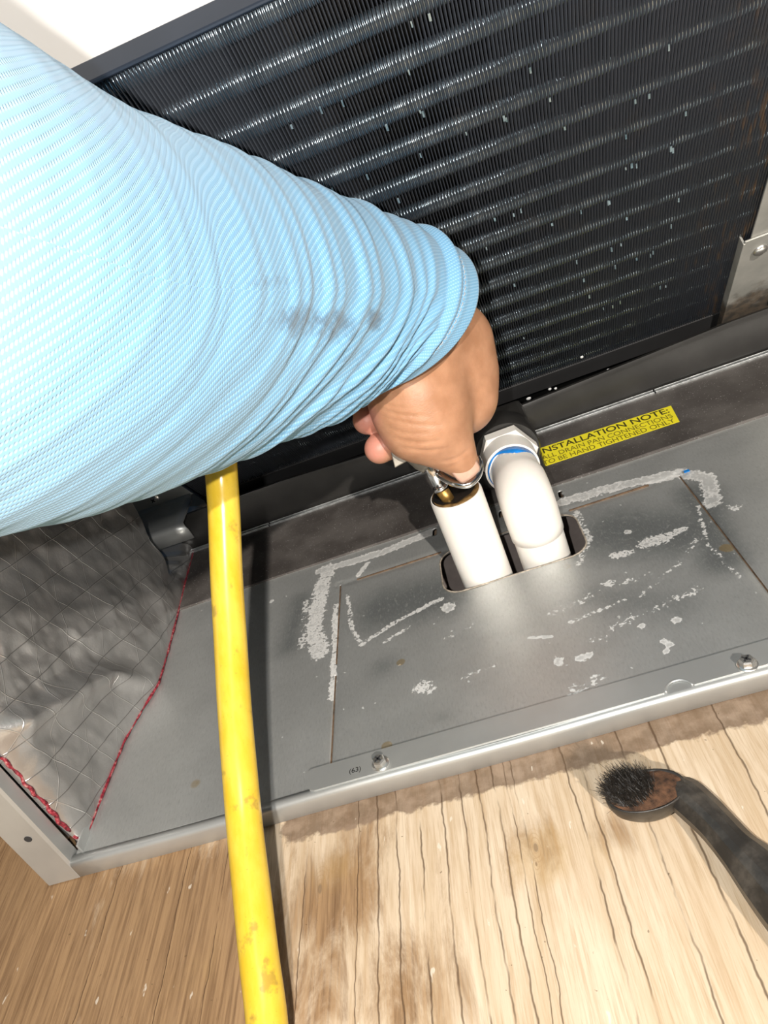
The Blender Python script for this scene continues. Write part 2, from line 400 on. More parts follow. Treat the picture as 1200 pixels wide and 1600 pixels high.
def blob(A, pl, r, a=1.0, soft=.55):
    P = [onz(*p)[:2] for p in pl]; r = r/2450.0
    d = seg_dist(X, Y, P[0], P[0]) if len(P) == 1 else np.minimum.reduce([seg_dist(X, Y, P[i], P[i+1]) for i in range(len(P)-1)])
    np.maximum(A, a*np.clip(1-(d-r*(1-soft))/(r*soft*1.6), 0, 1), out=A)
for pl, r, a in [([(500,893),(555,876),(600,862),(672,832)], 12, 1.0), ([(575,880),(560,898)], 7, .9), ([(512,890),(500,930),(490,985),(500,1020)], 20, .80), ([(478,940),(470,1010)], 9, .5),
        ([(524,945),(523,1010),(518,1090)], 7, .75), ([(543,930),(550,985),(566,1008)], 6, .62), ([(566,1005),(620,970),(690,935)], 6, .68), ([(600,1003),(640,978)], 5, .55),
        ([(699,949)], 13, 1.0), ([(655,1073),(668,1074)], 17, .60), ([(880,784),(960,760),(1022,746),(1062,738),(1105,745),(1113,785)], 15, .95), ([(900,800),(920,840),(905,880)], 9, .55),
        ([(1012,848),(1035,840)], 17, .74), ([(1040,838),(1068,825)], 9, .74), ([(960,868),(985,862)], 11, .70), ([(981,830)], 7, .9), ([(952,911)], 12, .70), ([(890,972),(930,955),(976,938)], 5, .62),
        ([(1057,968)], 8, .9), ([(1003,978)], 6, 1), ([(872,1032)], 9, .85), ([(903,1027),(922,1023)], 8, .8), ([(1036,1001)], 6, .9), ([(1046,1006)], 6, .9), ([(1040,1017)], 5, .9),
        ([(895,1080),(920,1072),(932,1060)], 13, .50), ([(826,996),(862,994)], 3, .8), ([(1150,793)], 12, .58), ([(1090,790),(1105,850),(1160,905)], 5, .55), ([(1000,930),(1060,880),(1090,840)], 6, .48),
        ([(860,960),(960,915),(1020,895)], 9, .45), ([(900,1010),(1000,960),(1090,920)], 12, .40), ([(395,892)], 5, .8), ([(425,940)], 6, .9), ([(690,1000),(740,975)], 6, .4), ([(720,1060),(770,1040)], 5, .45)]:
    blob(st, pl, r, a)
for pl, r, a in [([(600,950),(680,930)], 75, .9), ([(470,940),(450,1010)], 40, .7), ([(960,830),(1060,830)], 85, .9), ([(1090,770),(1130,870)], 50, .9), ([(930,930),(1060,950)], 60, .55), ([(720,1000),(850,980)], 60, .35), ([(600,1040)], 40, .6), ([(690,1120)], 25, .45)]:
    blob(wt, pl, r, a, .9)
for pl, r, a in [([(626,1034)], 8, 1), ([(604,1165)], 9, 1), ([(1135,855)], 12, .9), ([(305,1225)], 12, .6), ([(885,885)], 12, .5)]: blob(oc, pl, r, a)
for pl, r, a in [([(1130,740),(1200,720)], 60, .9), ([(1150,800),(1200,900)], 30, .7), ([(620,850),(690,828)], 22, .9), ([(870,790),(1010,760)], 30, .7), ([(800,960),(830,1010)], 40, .5), ([(1080,1000),(1150,980)], 40, .4)]: blob(hz, pl, r, a, .9)  # pale patch in front of the pipes is their reflection painted into the colour
for n_, A in (('stain', st), ('wet', wt), ('ochre', oc), ('haze_reflection', hz)): setattr_f(sheet, n_, A)
solidify(sheet, .0011)
rim_ = []
for a in np.linspace(0, 2*math.pi, 97)[:-1]:
    hx_, hy_, r_ = (HX1-HX0)/2, (HY1-HY0)/2, .013
    dx_, dy_ = math.cos(a), math.sin(a); lo_, hi_ = 0, .1
    for _ in range(30):
        md = (lo_+hi_)/2
        if sd_rrect(np.array((HX0+HX1)/2+dx_*md), np.array((HY0+HY1)/2+dy_*md), (HX0+HX1)/2, (HY0+HY1)/2, hx_, hy_, r_) < 0: lo_ = md
        else: hi_ = md
    rim_.append(((HX0+HX1)/2+dx_*lo_, (HY0+HY1)/2+dy_*lo_, -.0002))
rim_.append(rim_[0])
MAT['rim'] = simple('scuffed_rim', (.40, .35, .29), .6, .3, .5, 240, .3)
tube('opening_rim', rim_, .0006, MAT['rim'], base, seg=6, cap=False)
# rusty score residue at the slits and hole edge is just what lies below
MAT['rust_line'] = simple('rust', (.12, .075, .045), .8, 0, .5, 300, .3)
for (a, b) in [((KX0-.002, .27, -.0026), (KX0+.002, KY, -.0012)), ((KX1-.002, .27, -.0026), (KX1+.002, KY, -.0016)), ((KX0+.013, KY-.0004, -.0020), (HX0+.002, KY+.0004, .00010)), ((HX1-.002, KY-.0004, -.0020), (.087, KY+.0004, .00010))]:
    box('score_backing', a, b, MAT['rust_line'], base)
# bent front lip of the sheet: top round, front face, return
prof = [(.2690, .0000)]+[(.2665-.0025*math.sin(t), -.0025+.0025*math.cos(t)) for t in np.linspace(0, math.pi/2, 7)]+[(.2640, -.0110), (.2652, -.0122), (.2700, -.0122)]
lip = extrude_x('front_lip', prof, -.2885, .33, MAT['galv'], base, nx=40, smooth=True, dz=lambda x_, y_, z_: .0004*math.sin(x_*37))
solidify(lip, .0009, 0)
# overlapping closing strip with rounded left end and a pressed half-moon
pts = []
x0, x1, y0, y1 = -.1475, .33, .2668, .2815
out = [(x1, y0), (x1, y1), (x0+.0012, y1), (x0, y1-.0012), (x0, y0+.004), (x0+.0015, y0+.001), (x0+.004, y0)]
nm = onz(1065, 1085); ncx = float(nm[0])
out += [(ncx-.0072, y0)]+[(ncx-.0062*math.cos(t), y0+.0062*math.sin(t)) for t in np.linspace(0.15, math.pi-.15, 12)]+[(ncx+.0072, y0)]
v = [(a, b, .0016) for a, b in out]+[(a, b, .0004) for a, b in out]; n = len(out)
f = [tuple(range(n))]+[(i, n+i, n+(i+1) % n, (i+1) % n) for i in range(n)]
cs = pyd('closing_strip', v, f, MAT['galv']); keep(cs, base)
hm = tube('half_moon_tab', [(ncx+.0064*math.cos(t), y0-.0006+.0064*math.sin(t), .0012) for t in np.linspace(.1, math.pi-.1, 14)], .0007, MAT['galv'], base, seg=8)
lid = [(ncx-.0058*math.cos(t), y0-.0006+.0056*math.sin(t), .0009) for t in np.linspace(0, math.pi, 16)]
pyd('half_moon_face', lid, [tuple(range(16))[::-1]], MAT['galv']); keep(bpy.data.objects[-1] if False else COL.objects[-1], base)
def screw(px, py, z, parent, nrm=(0, 0, 1), s=1.0, p=None):
    q = onz(px, py, z) if p is None else p
    sc = lathe('hex_screw', [(.0046*s, 0), (.0048*s, .0006*s), (.0043*s, .0011*s), (.0034*s, .0013*s)], q, nrm, MAT['zinc'], parent, seg=32)
    hx = lathe('hex_head', [(.0036*s, .0012*s), (.0036*s, .0034*s), (.0030*s, .0042*s), (.0012*s, .0043*s), (.0010*s, .0036*s)], q, nrm, MAT['zinc'], None, seg=6, smooth=False)
    hx.parent = sc; hx.matrix_parent_inverse = sc.matrix_parent_inverse.copy(); hx.matrix_parent_inverse = Matrix.Identity(4)
    c1 = Vector(nrm).orthogonal().normalized(); c2 = Vector(nrm).cross(c1); ct = Vector(q)+Vector(nrm)*.0042*s
    vv = []; ff = []
    for (u, w_) in ((c1, c2), (c2, c1)):
        b = len(vv)
        for zz in (-.0004, .0003):
            for su, sw in ((-1,-1),(1,-1),(1,1),(-1,1)): vv.append(ct+u*su*.0021*s+w_*sw*.00045*s+Vector(nrm)*zz)
        ff += [(b,b+3,b+2,b+1),(b+4,b+5,b+6,b+7),(b,b+1,b+5,b+4),(b+1,b+2,b+6,b+5),(b+2,b+3,b+7,b+6),(b+3,b,b+4,b+7)]
    cr = pyd('cross_slot', vv, ff, MAT['dark_void']); cr.parent = sc
    return sc
screw(595, 1194, .0016, base); screw(1168, 1039, .0016, base)
# ink stamp by the left screw
def text_mesh(name, body, loc, size, mat, parent, sx=1.0, rotz=0.0, ext=.00005, rot=None, bold=0.0):
    cu = bpy.data.curves.new(name, 'FONT'); cu.body = body; cu.size = size; cu.extrude = ext; cu.offset = bold
    t = bpy.data.objects.new(name, cu); COL.objects.link(t)
    me = bpy.data.meshes.new_from_object(t.evaluated_get(bpy.context.evaluated_depsgraph_get()))
    bpy.data.objects.remove(t)
    mt = Matrix.Translation(loc) @ (rot if rot is not None else Matrix.Rotation(rotz, 4, 'Z')) @ Matrix.Scale(sx, 4, (1, 0, 0))
    me.transform(mt)
    me.materials.clear(); o = link(name, me, mat)
    if parent is not None: keep(o, parent)
    return o
MAT['ink'] = simple('black_ink', (.015, .015, .015), .6)
q = onz(545, 1209, .0017); text_mesh('stamped_lettering', '(63)', q, .0042, MAT['ink'], base)
# blue fleck and small grey upstand beside the insulation
MAT['blue_fleck'] = MAT['blue']
q = onz(1073, 737); box('blue_paint_fleck', (q[0]-.0018, q[1]-.0012, .0002), (q[0]+.0018, q[1]+.0012, .0008), MAT['blue'], base)
box('side_upstand', (-.2835, .2700, -.001), (-.2822, .3600, .0060), MAT['galv'], base, .0004)

# drain well under the opening
well = empty('drain_well', (-.013, .42, -.06)); tag(well, 'grey recess below the oval drain opening', 'recess')
a0, a1, b0, b1, zb = -.080, .052, .380, .462, -.055
for nm_, A, B in (('well_floor', (a0, b0, zb-.002), (a1, b1, zb)), ('well_side', (a0-.002, b0, zb), (a0, b1, -.003)), ('well_side', (a1, b0, zb), (a1+.002, b1, -.003)), ('well_side', (a0, b0-.002, zb), (a1, b0, -.003)), ('well_side', (a0, b1, zb), (a1, b1+.002, -.003))):
    box(nm_, A, B, MAT['well'], well)

# ================================================================== RAIL + LABEL
rail = empty('support_rail', (0, .525, 0)); tag(rail, 'dark dusty flat steel rail between metal base and black drain pan', 'rail')
RX0, RX1 = -.287, .42
pr = [(.4815, -.001), (.4815, .0010), (.4822, .0016), (.5655, .0016)]
rl = extrude_x('rail_sheet', pr, RX0, RX1, MAT['dark_rail'], rail)
solidify(rl, .0008)
MAT['edge_metal'] = simple('bright_cut_edge', (.50, .52, .53), .4, .8, .3, 200, .2)
for k, yy in enumerate((.5655, .5690)):
    xa = RX0
    for xb in (-.205, .03, .132, RX1):
        box('bright_edge', (xa, yy, .0014), (xb-.0012, yy+(.0007 if k == 0 else .0009), .0030+.0004*k), MAT['edge_metal'], rail, .0002); xa = xb
box('edge_gap', (RX0, .5664, .0002), (RX1, .5692, .0015), MAT['dark_void'], rail)

lab = empty('installation_label', (.08, .525, .002)); tag(lab, 'yellow printed installation note sticker on the dark rail', 'label')
MAT['yellow_label'] = simple('yellow_label_paper', (.93, .82, .03), .45, 0, .05, 90, .05)
L0, L1 = (.016, .5105), (.1332, .5385)
v = [(L0[0], .5108, .0019), (.1308, .5096, .0019), (.1340, .5372, .0019), (L0[0], .5410, .0019)]
lb = pyd('sticker', v+[(a, b, c-.0002) for a, b, c in v], [(0,1,2,3), (0,4,5,1), (1,5,6,2), (2,6,7,3), (3,7,4,0)], MAT['yellow_label']); keep(lb, lab)
MAT['print'] = simple('dark_print', (.05, .045, .01), .6)
MAT['print_thin'] = simple('olive_thin_print', (.20, .17, .015), .6)
def fit_text(name, body, x0, x1, y, size, mat, slope, bold=0):
    o = text_mesh(name, body, (0, 0, 0), size, mat, None, bold=bold)
    xs_ = [v_.co.x for v_ in o.data.vertices]; k = (x1-x0)/(max(xs_)-min(xs_)); mn = min(xs_)
    for v_ in o.data.vertices:
        xx = x0+(v_.co.x-mn)*k; v_.co = (xx, y+v_.co.y+slope*(xx-x0), .00198+v_.co.z)
    keep(o, lab)
fit_text('heading', 'INSTALLATION NOTE:', .0303, .1300, .5300, .0118, MAT['print'], -.024, .00012)
fit_text('lettering', 'ALL DRAIN PAN CONNECTIONS', .0298, .1295, .5205, .0094, MAT['print_thin'], -.018)
fit_text('lettering', 'TO BE HAND TIGHTENED ONLY', .0292, .1285, .5120, .0094, MAT['print_thin'], -.012)

# ================================================================== DRAIN PAN
pan = empty('drain_pan', (0, .58, 0)); tag(pan, 'black plastic drain pan along the coil foot', 'drain pan')
def rimz(x_): return .0245+min(.0085, .045*abs(x_-.01))
pp = [(.572, -.003), (.572, .9), (.5735, 1.05), (.5765, 1.05), (.5780, .9), (.5785, -.2), (.660, -.2), (.662, 2.2)]
vv = []; ff = []; nxp = 60; m_ = len(pp)
for i in range(nxp+1):
    xx = RX0+(RX1-RX0)*i/nxp; rz = rimz(xx)
    for (yy, k) in pp: vv.append((xx, yy, -.003 if k == -.003 else rz*k if k > 0 else -.004))
for i in range(nxp):
    for j in range(m_-1): ff.append((i*m_+j, (i+1)*m_+j, (i+1)*m_+j+1, i*m_+j+1))
pw = pyd('pan_wall', vv, ff, MAT['pan'], None, True); keep(pw, pan); solidify(pw, .002)
pw.modifiers.new('split', 'EDGE_SPLIT')
HX, HZ = .0056, .0400
lathe('outlet_hub', [(.0225, 0), (.0235, .003), (.0235, .020), (.0225, .0225), (.0165, .0225), (.0165, .010)], (HX+.0005, .5025, HZ-.001), (0, -1, 0), MAT['pan'], pan, 48)
box('outlet_boss', (HX-.026, .4985, .0022), (HX+.024, .574, .034), MAT['pan'], pan, .004)

# ================================================================== PVC
pipe = empty('pvc_pipe', (-.0335, .4125, -.05)); tag(pipe, 'upright white plastic drain pipe with black open top under the nozzle', 'pipe')
PXc, PYc, PR = -.0328, .4118, .0166
lathe('pipe_body', [(PR, -.052), (PR, .0585), (PR-.0006, .0600), (PR-.0030, .0602), (PR-.0034, .0570)], (PXc, PYc, 0), (.0, 0, 1), MAT['pvc'], pipe, 56)
MAT['sealant'] = simple('brown_sealant', (.20, .12, .045), .4, .2, .6, 260, .5)
# grimy rim: uneven ring of brown sealant
vv = []; ff = []; n = 64
for j in range(n):
    a = 2*math.pi*j/n; wv = .0010*math.sin(3*a+.6)+.0008*math.sin(7*a)
    fr = (.5+.5*math.cos(a+1.0))**2
    for (r_, z_) in ((PR-.0006-.0008*(1-fr), .0592), (PR-.0012-.0006*(1-fr)+wv*.2, .0606), (PR-.0016-.0030*fr+wv*.5*fr, .0608), (PR-.0020-.0036*fr+wv*fr, .0596)): vv.append((PXc+r_*math.cos(a), PYc+r_*math.sin(a), z_))
for j in range(n):
    for k in range(3): ff.append((j*4+k, ((j+1) % n)*4+k, ((j+1) % n)*4+k+1, j*4+k+1))
rg = pyd('sealant_rim', vv, ff, MAT['sealant'], None, True); keep(rg, pipe)
lathe('rubber_plug', [(PR-.0012, .050), (PR-.0012, .0600), (PR-.0022, .0604), (.0002, .0600)], (PXc-.0002, PYc, 0), (0, 0, 1), MAT['black'], pipe, 40)

elb = empty('pvc_elbow', (.0074, .412, -.05)); tag(elb, 'white plastic elbow with hex adapter screwed into the black pan outlet', 'pipe elbow')
EX, EY, ER = .0072, .4125, .0170
bend = .021; zc = HZ-bend; ctr = []
for z_ in np.linspace(-.052, .0125, 6): ctr.append((EX, EY, z_, ER-.0009))
ctr.append((EX, EY, .0130, ER-.0009)); ctr.append((EX, EY, .0133, ER))
for t in np.linspace(0.0, math.pi/2, 18): ctr.append((EX, EY+bend*(1-math.cos(t)), zc+bend*math.sin(t), ER+.0003*math.sin(2*t)))
for y_ in np.linspace(EY+bend+.004, .458, 7): ctr.append((HX*.3+EX*.7, y_, HZ, ER-.0004-.0008*min(1, (y_-EY-bend)/.02)))
ctr = np.array(ctr)
tube('elbow_body', ctr[:, :3], ctr[:, 3], MAT['pvc'], elb, seg=48)
lathe('adapter_socket', [(.0168, 0), (.0184, .0008), (.0184, .0165)], (HX, .4525, HZ), (0, 1, 0), MAT['pvc'], elb, 48)
lathe('adapter_hex', [(.0198, 0), (.0212, .0010), (.0212, .0095), (.0198, .0105), (.0160, .0105), (.0160, .024)], (HX, .4690, HZ), (0, 1, 0), MAT['pvc'], elb, seg=6, smooth=False, xdir=(.55, 0, 1))
# blue primer smeared on the elbow at the socket mouth, thick over the top right
vv = []; ff = []; n = 60
for j in range(n+1):
    a = math.radians(-40)+math.radians(250)*j/n; th = .0012+.0088*math.exp(-((a-.95)/.70)**2)+.0010*math.sin(a*5.3)*math.sin(math.pi*j/n)
    th *= min(1, 6*j/n, 6*(1-j/n))+.02
    for (r_, y_) in ((.0170, .4532), (.0166, .4528-th*.5), (.0163, .4528-th)):
        vv.append((HX+r_*math.cos(a), y_, HZ+r_*math.sin(a)))
for j in range(n):
    for k in (0, 1): ff.append((j*3+k, j*3+k+1, (j+1)*3+k+1, (j+1)*3+k))
bp = pyd('blue_primer', vv, ff, MAT['blue'], None, True); keep(bp, elb); solidify(bp, .0005, 0)
# small moulded relief marks on the elbow shoulder
for k in range(3):
    for j in range(5-k):
        a = math.pi/2+.42-(j+.5*k)*.16; r_ = ER-.0011; yy = .4490-.0042*k
        p = Vector((EX+r_*math.cos(a), yy, HZ+r_*math.sin(a)))
        rad_ = Vector((math.cos(a), 0, math.sin(a))); tn = Vector((-math.sin(a), 0, math.cos(a))); ay = Vector((0, 1, 0))
        vv = [p+rad_*c*.00035+tn*b_*(.0007+.0003*((j+k) % 2))+ay*d_*.0014 for c in (-1, 1) for b_, d_ in ((-1,-1),(1,-1),(1,1),(-1,1))]
        mk = pyd('moulded_mark', vv, [(0,3,2,1),(4,5,6,7),(0,1,5,4),(1,2,6,5),(2,3,7,6),(3,0,4,7)], MAT['pvc']); keep(mk, elb); bevel(mk, .0003)

# ================================================================== COIL
TH = math.radians(50)
CP0 = np.array([0, .585, .045])
CD = np.array([0, -math.cos(TH), math.sin(TH)])        # up the slope
CN = np.array([0, -math.sin(TH), -math.cos(TH)])       # towards the viewer
def cpt(x_, s_, o_=0.0): return CP0+np.array([x_, 0, 0])+CD*s_+CN*o_
CX0, CX1, S0, S1 = -.256, .262, -.030, .3625
coil = empty('evaporator_coil', tuple(cpt(0, S0))); tag(coil, 'black finned evaporator coil leaning forward over the drain pan', 'coil')
# fins
m = M('coated_fin'); o_ = m.obj(); sx = m._sep(o_)
dirt = m.step(m.math('ADD', m.math('MULTIPLY', m.math('SUBTRACT', sx[0], .15), 9.0), m.math('MULTIPLY', m.noise(scale=45, detail=5, rough=.7), 1.0)), .55, 1.15)
dn = m.step(m.noise(m.map(o_, (300, 40, 40)), scale=1, detail=4), .5, .7)
dust = m.step(m.noise(scale=26, detail=5, rough=.65), .55, .75)
c = m.mix(m.math('MULTIPLY', dust, .35), (.062, .069, .084), (.12, .10, .08))
c = m.mix(m.math('MULTIPLY', m.math('MULTIPLY', dirt, dn), .75), c, (.26, .15, .07))
m.set(color=c, rough=.38, metal=.2, spec=.6); MAT['fin'] = m.m
PITCH_F = .00172
nf = int((CX1-CX0)/PITCH_F); ns = 36
ss = np.linspace(S0, S1, ns); V = []; Fq = []
for i in range(nf):
    xc = CX0+(i+.5)*PITCH_F
    wob = .00010*np.sin(ss*70+i*.9)+.00012*(rng.random(ns)-.5)+.00016*np.sin(i*12.9898)
    dnt = .00014*rng.random()
    t = .00013
    fr = np.where(rng.random(ns) < .015, -.0006, 0)-dnt
    b = len(V)
    for k in range(ns):
        xx = xc+wob[k]
        V += [cpt(xx-t, ss[k], fr[k]), cpt(xx+t, ss[k], fr[k]), cpt(xc+t, ss[k], -.010), cpt(xc-t, ss[k], -.010)]
    for k in range(ns-1):
        q = b+k*4
        for j in range(3): 
            a1, a2 = (0, 1) if j == 0 else ((1, 2) if j == 1 else (3, 0))
            Fq.append((q+a1, q+a2, q+4+a2, q+4+a1))
fins = npmesh('fins', np.array(V), np.array(Fq), MAT['fin'], None, False); keep(fins, coil); fins['kind'] = 'stuff'
# tubes, waisted between the fin collars
m = M('coated_tube'); nz = m.noise(m.map(m.obj(), (90, 30, 30)), scale=1, detail=4)
m.set(color=m.mix(m.step(nz, .35, .7), (.32, .40, .46), (.60, .68, .73)), rough=.21, metal=.95); MAT['tube'] = m.m
TR, TREC = .0058, .0008
npx = nf*6+1; xx = np.linspace(CX0, CX0+nf*PITCH_F, npx); ph = ((xx-CX0)/PITCH_F) % 1.0
rr = TR-.0009+.0009*np.abs(2*ph-1)**2
ang = np.linspace(math.radians(-88), math.radians(88), 13)
V = np.zeros((npx, 13, 3))
for j, a in enumerate(ang):
    V[:, j, :] = np.outer(np.ones(npx), [0, 0, 0]); V[:, j, 0] = xx
    V[:, j] += rr[:, None]*(math.cos(a)*CN+math.sin(a)*CD)[None]-CN[None]*TR
idx = np.arange(npx*13).reshape(npx, 13)
Q = np.stack([idx[:-1,:-1], idx[1:,:-1], idx[1:,1:], idx[:-1,1:]], -1).reshape(-1, 4)
tube0 = None
TP, TK = .0228, .3573
for k in range(-1, 18):
    s_ = TK-TP*k
    if s_ < S0+.004 or s_ > S1-.0005: continue
    if tube0 is None:
        tube0 = npmesh('tube', V.reshape(-1, 3), Q, MAT['tube']); tt = tube0
    else:
        tt = tube0.copy(); COL.objects.link(tt)
    tt.location = Vector(CP0+CD*s_-CN*TREC); keep(tt, coil)
# added dark sheet blocking light behind the fins; top flange, end plates
def slab(name, x0, x1, s0, s1, o0, o1, mat, parent, bv=0):
    v = [cpt(x_, s_, q_) for q_ in (o0, o1) for (x_, s_) in ((x0, s0), (x1, s0), (x1, s1), (x0, s1))]
    o = pyd(name, v, [(0,1,2,3), (7,6,5,4), (0,4,5,1), (1,5,6,2), (2,6,7,3), (3,7,4,0)], mat); keep(o, parent)
    if bv: bevel(o, bv)
    return o
slab('light_block_sheet', CX0, CX1, S0, S1, -.0103, -.0115, MAT['dark_void'], coil)
slab('top_flange', CX0-.004, CX1+.03, S1+.0018, S1+.0040, .0010, -.0120, MAT['navy'], coil, .001)
slab('end_plate', CX0-.0025, CX0-.0008, S0, S1, .001, -.0115, MAT['navy'], coil, .0003)
slab('end_plate', CX1+.0008, CX1+.0025, S0, S1, .001, -.0115, MAT['navy'], coil, .0003)
# dark strip along the foot of the coil
slab('foot_strip', CX0, CX1, S0-.004, S0+.020, .0004, -.004, MAT['dark_void'], coil, .0003)

# chipped and folded bits of fin, and drops at the foot, their highlights painted pale
m = M('chipped_fin'); m.set(color=m.ramp(m.noise(scale=200), (.35, (.12, .20, .24)), (.65, (.42, .52, .56))), rough=.3, metal=.7); MAT['chip'] = m.m
v = []; f = []
for i in range(80):
    k = random.randint(1, 13); xq = random.uniform(-.05, .15); sq = TK-TP*k-random.uniform(.001, .0042); hh = random.uniform(.0006, .0017); ww = random.uniform(.0003, .0006); b = len(v)
    for (du, dv, do_) in ((-1, -1, .0007), (1, -1, .0009), (1, 1, .0001), (-1, 1, .0001)): v.append(cpt(xq+du*ww, sq+dv*hh, do_))
    v += [p-CN*.0003 for p in v[b:b+4]]; f += [(b, b+1, b+2, b+3), (b+7, b+6, b+5, b+4), (b, b+4, b+5, b+1), (b+1, b+5, b+6, b+2), (b+2, b+6, b+7, b+3), (b+3, b+7, b+4, b)]
ch = pyd('fin_chips', v, f, MAT['chip']); keep(ch, coil); ch['kind'] = 'stuff'
MAT['drop'] = simple('droplet_highlight', (.75, .77, .78), .12, 0, .1, 50, .02)
for (px, py, r_) in ((826,623,.0022),(859,608,.0015),(868,607,.0013),(909,558,.0014),(950,578,.0013),(612,716,.0014),(556,716,.0014)):
    d_ = ray(px, py); t_ = ((CP0+CN*.001-CAM)@CN)/(d_@CN); lathe('water_drop', [(r_, -.0003), (r_*.9, .0004), (r_*.55, .0008), (r_*.1, .0010)], tuple(CAM+d_*t_), tuple(CN), MAT['drop'], coil, 14)

# right hand bracket
m = M('rusty_bracket'); o_ = m.obj(); sz = m._sep(o_)
low = m.step(m.math('ADD', m.math('MULTIPLY', sz[2], -28.0), m.math('MULTIPLY', m.noise(scale=55, detail=5, rough=.65), 1.6)), -.95, -.35)
c = m.mix(m.step(m.noise(scale=35), .3, .7), (.44, .44, .41), (.58, .57, .53))
c = m.mix(m.math('MULTIPLY', low, .85), c, m.mix(m.step(m.noise(scale=160, detail=5), .35, .65), (.055, .042, .030), (.19, .13, .08)))
m.set(color=c, rough=.5, metal=.35, normal=m.bump(m.noise(scale=260, detail=4), .2, .0005)); MAT['rusty'] = m.m
bk = empty('coil_bracket', tuple(cpt(.25, -.03, .004))); tag(bk, 'grey riveted bracket plate with rusty foot at the coil right end', 'bracket')
slab('plate', .2030, .40, -.030, .42, .0030, .0042, MAT['rusty'], bk, .0004)
slab('doubler', .1985, .40, -.031, .086, .0044, .0058, MAT['rusty'], bk, .0004)
slab('folded_edge', .1975, .1990, -.031, .084, .0060, -.002, MAT['rusty'], bk, .0003)
q = cpt(.2112, .070, .0058); lathe('rivet', [(.0052, 0), (.0050, .0010), (.0040, .0020), (.0022, .0026), (.0006, .0028)], q, tuple(CN), MAT['zinc'], bk, 28)
q = cpt(.243, .010, .0058); lathe('rusty_bolt', [(.008, 0), (.008, .002), (.0055, .0022), (.0055, .006), (.004, .007)], q, tuple(CN), MAT['rusty'], bk, 20)
q = cpt(.1975, -.026, .004); lathe('sealant_dab', [(.0028, -.001), (.0028, .001), (.0018, .0024), (.0003, .003)], q, tuple(CN), MAT['rusty'], bk, 16)

# left hand bracket: flat flange with rolled front, upright plate with clipped corner
lbk = empty('pan_bracket', (-.30, .57, .04)); tag(lbk, 'galvanised angle bracket with one screw above the foil insulation', 'bracket')
zb, yf, yc, xe = .040, .5460, .5945, -.2625
prof = [(yf+.001, zb-.016), (yf, zb-.006)]+[(yf+.005-.005*math.cos(t), zb-.005+.005*math.sin(t)) for t in np.linspace(0, math.pi/2, 7)]+[(yc-.003, zb+.0006), (yc-.001, zb+.0015), (yc, zb+.004)]
v = []; f = []; n = len(prof)
for i, x_ in enumerate(np.linspace(-.36, xe, 9)):
    for j, (y_, z_) in enumerate(prof): v.append((x_+(.0 if i < 8 else -.0004*j), y_, z_))
for i in range(8):
    for j in range(n-1): f.append((i*n+j, (i+1)*n+j, (i+1)*n+j+1, i*n+j+1))
fl = pyd('flange', v, f, MAT['galv'], None, True); keep(fl, lbk); solidify(fl, .0011)
# pick the upper clipped corner
q = atX(265, 747, -.28); 
d_ = ray(265, 747); cl = CAM+d_*(yc/d_[1])
d_ = ray(308, 773); c0 = CAM+d_*(yc/d_[1])
v = [(-.36, yc, zb), (xe-.0004*n, yc, zb+.002), (float(c0[0]), yc, max(float(c0[2]), zb+.003)), (float(cl[0]), yc, float(cl[2])), (float(cl[0])-.02, yc, float(cl[2])+.05), (-.36, yc, float(cl[2])+.05)]
v = v+[(a, b+.0012, c_) for a, b, c_ in v]; n6 = 6
up_ = pyd('upright_plate', v, [tuple(range(6)), tuple(range(11, 5, -1))]+[(i, 6+i, 6+(i+1) % 6, (i+1) % 6) for i in range(6)], MAT['galv']); keep(up_, lbk)
d_ = ray(241, 779); q = CAM+d_*((yc-.0002)/d_[1]); screw(0, 0, 0, lbk, (0, -1, 0), 1.0, tuple(q))

# ================================================================== SIDE PANEL + FOIL INSULATION
sp_ = empty('side_panel', (-.30, .264, WZ)); tag(sp_, 'galvanised left side panel with a folded front post', 'panel')
box('panel_sheet', (-.3105, .276, WZ), (-.3090, .498, .55), MAT['galv'], sp_)
box('panel_sheet', (-.3755, .494, WZ), (-.3740, .76, .55), MAT['galv'], sp_)
m = MAT['galv']
# folded post: front face, inner return
pv = [(-.3100, .290), (-.3100, .2655), (-.3090, .2640), (-.2895, .2640), (-.2882, .2653), (-.2882, .2735), (-.2890, .2745), (-.300, .2745)]
v = []; f = []; n = len(pv)
for z_ in (WZ+.001, .55):
    for (a, b) in pv: v.append((a, b, z_))
for j in range(n-1): f.append((j, j+1, n+j+1, n+j))
po = pyd('front_post', v, f, MAT['galv']); keep(po, sp_); solidify(po, .001)
d_ = ray(44, 1311); hq = CAM+d_*((.2640)/d_[1]); hq[0] = min(hq[0], -.293)
lathe('post_hole', [(.0021, -.0006), (.0021, .0003), (.0012, .0003)], tuple(hq), (0, -1, 0), MAT['dark_void'], sp_, 20)

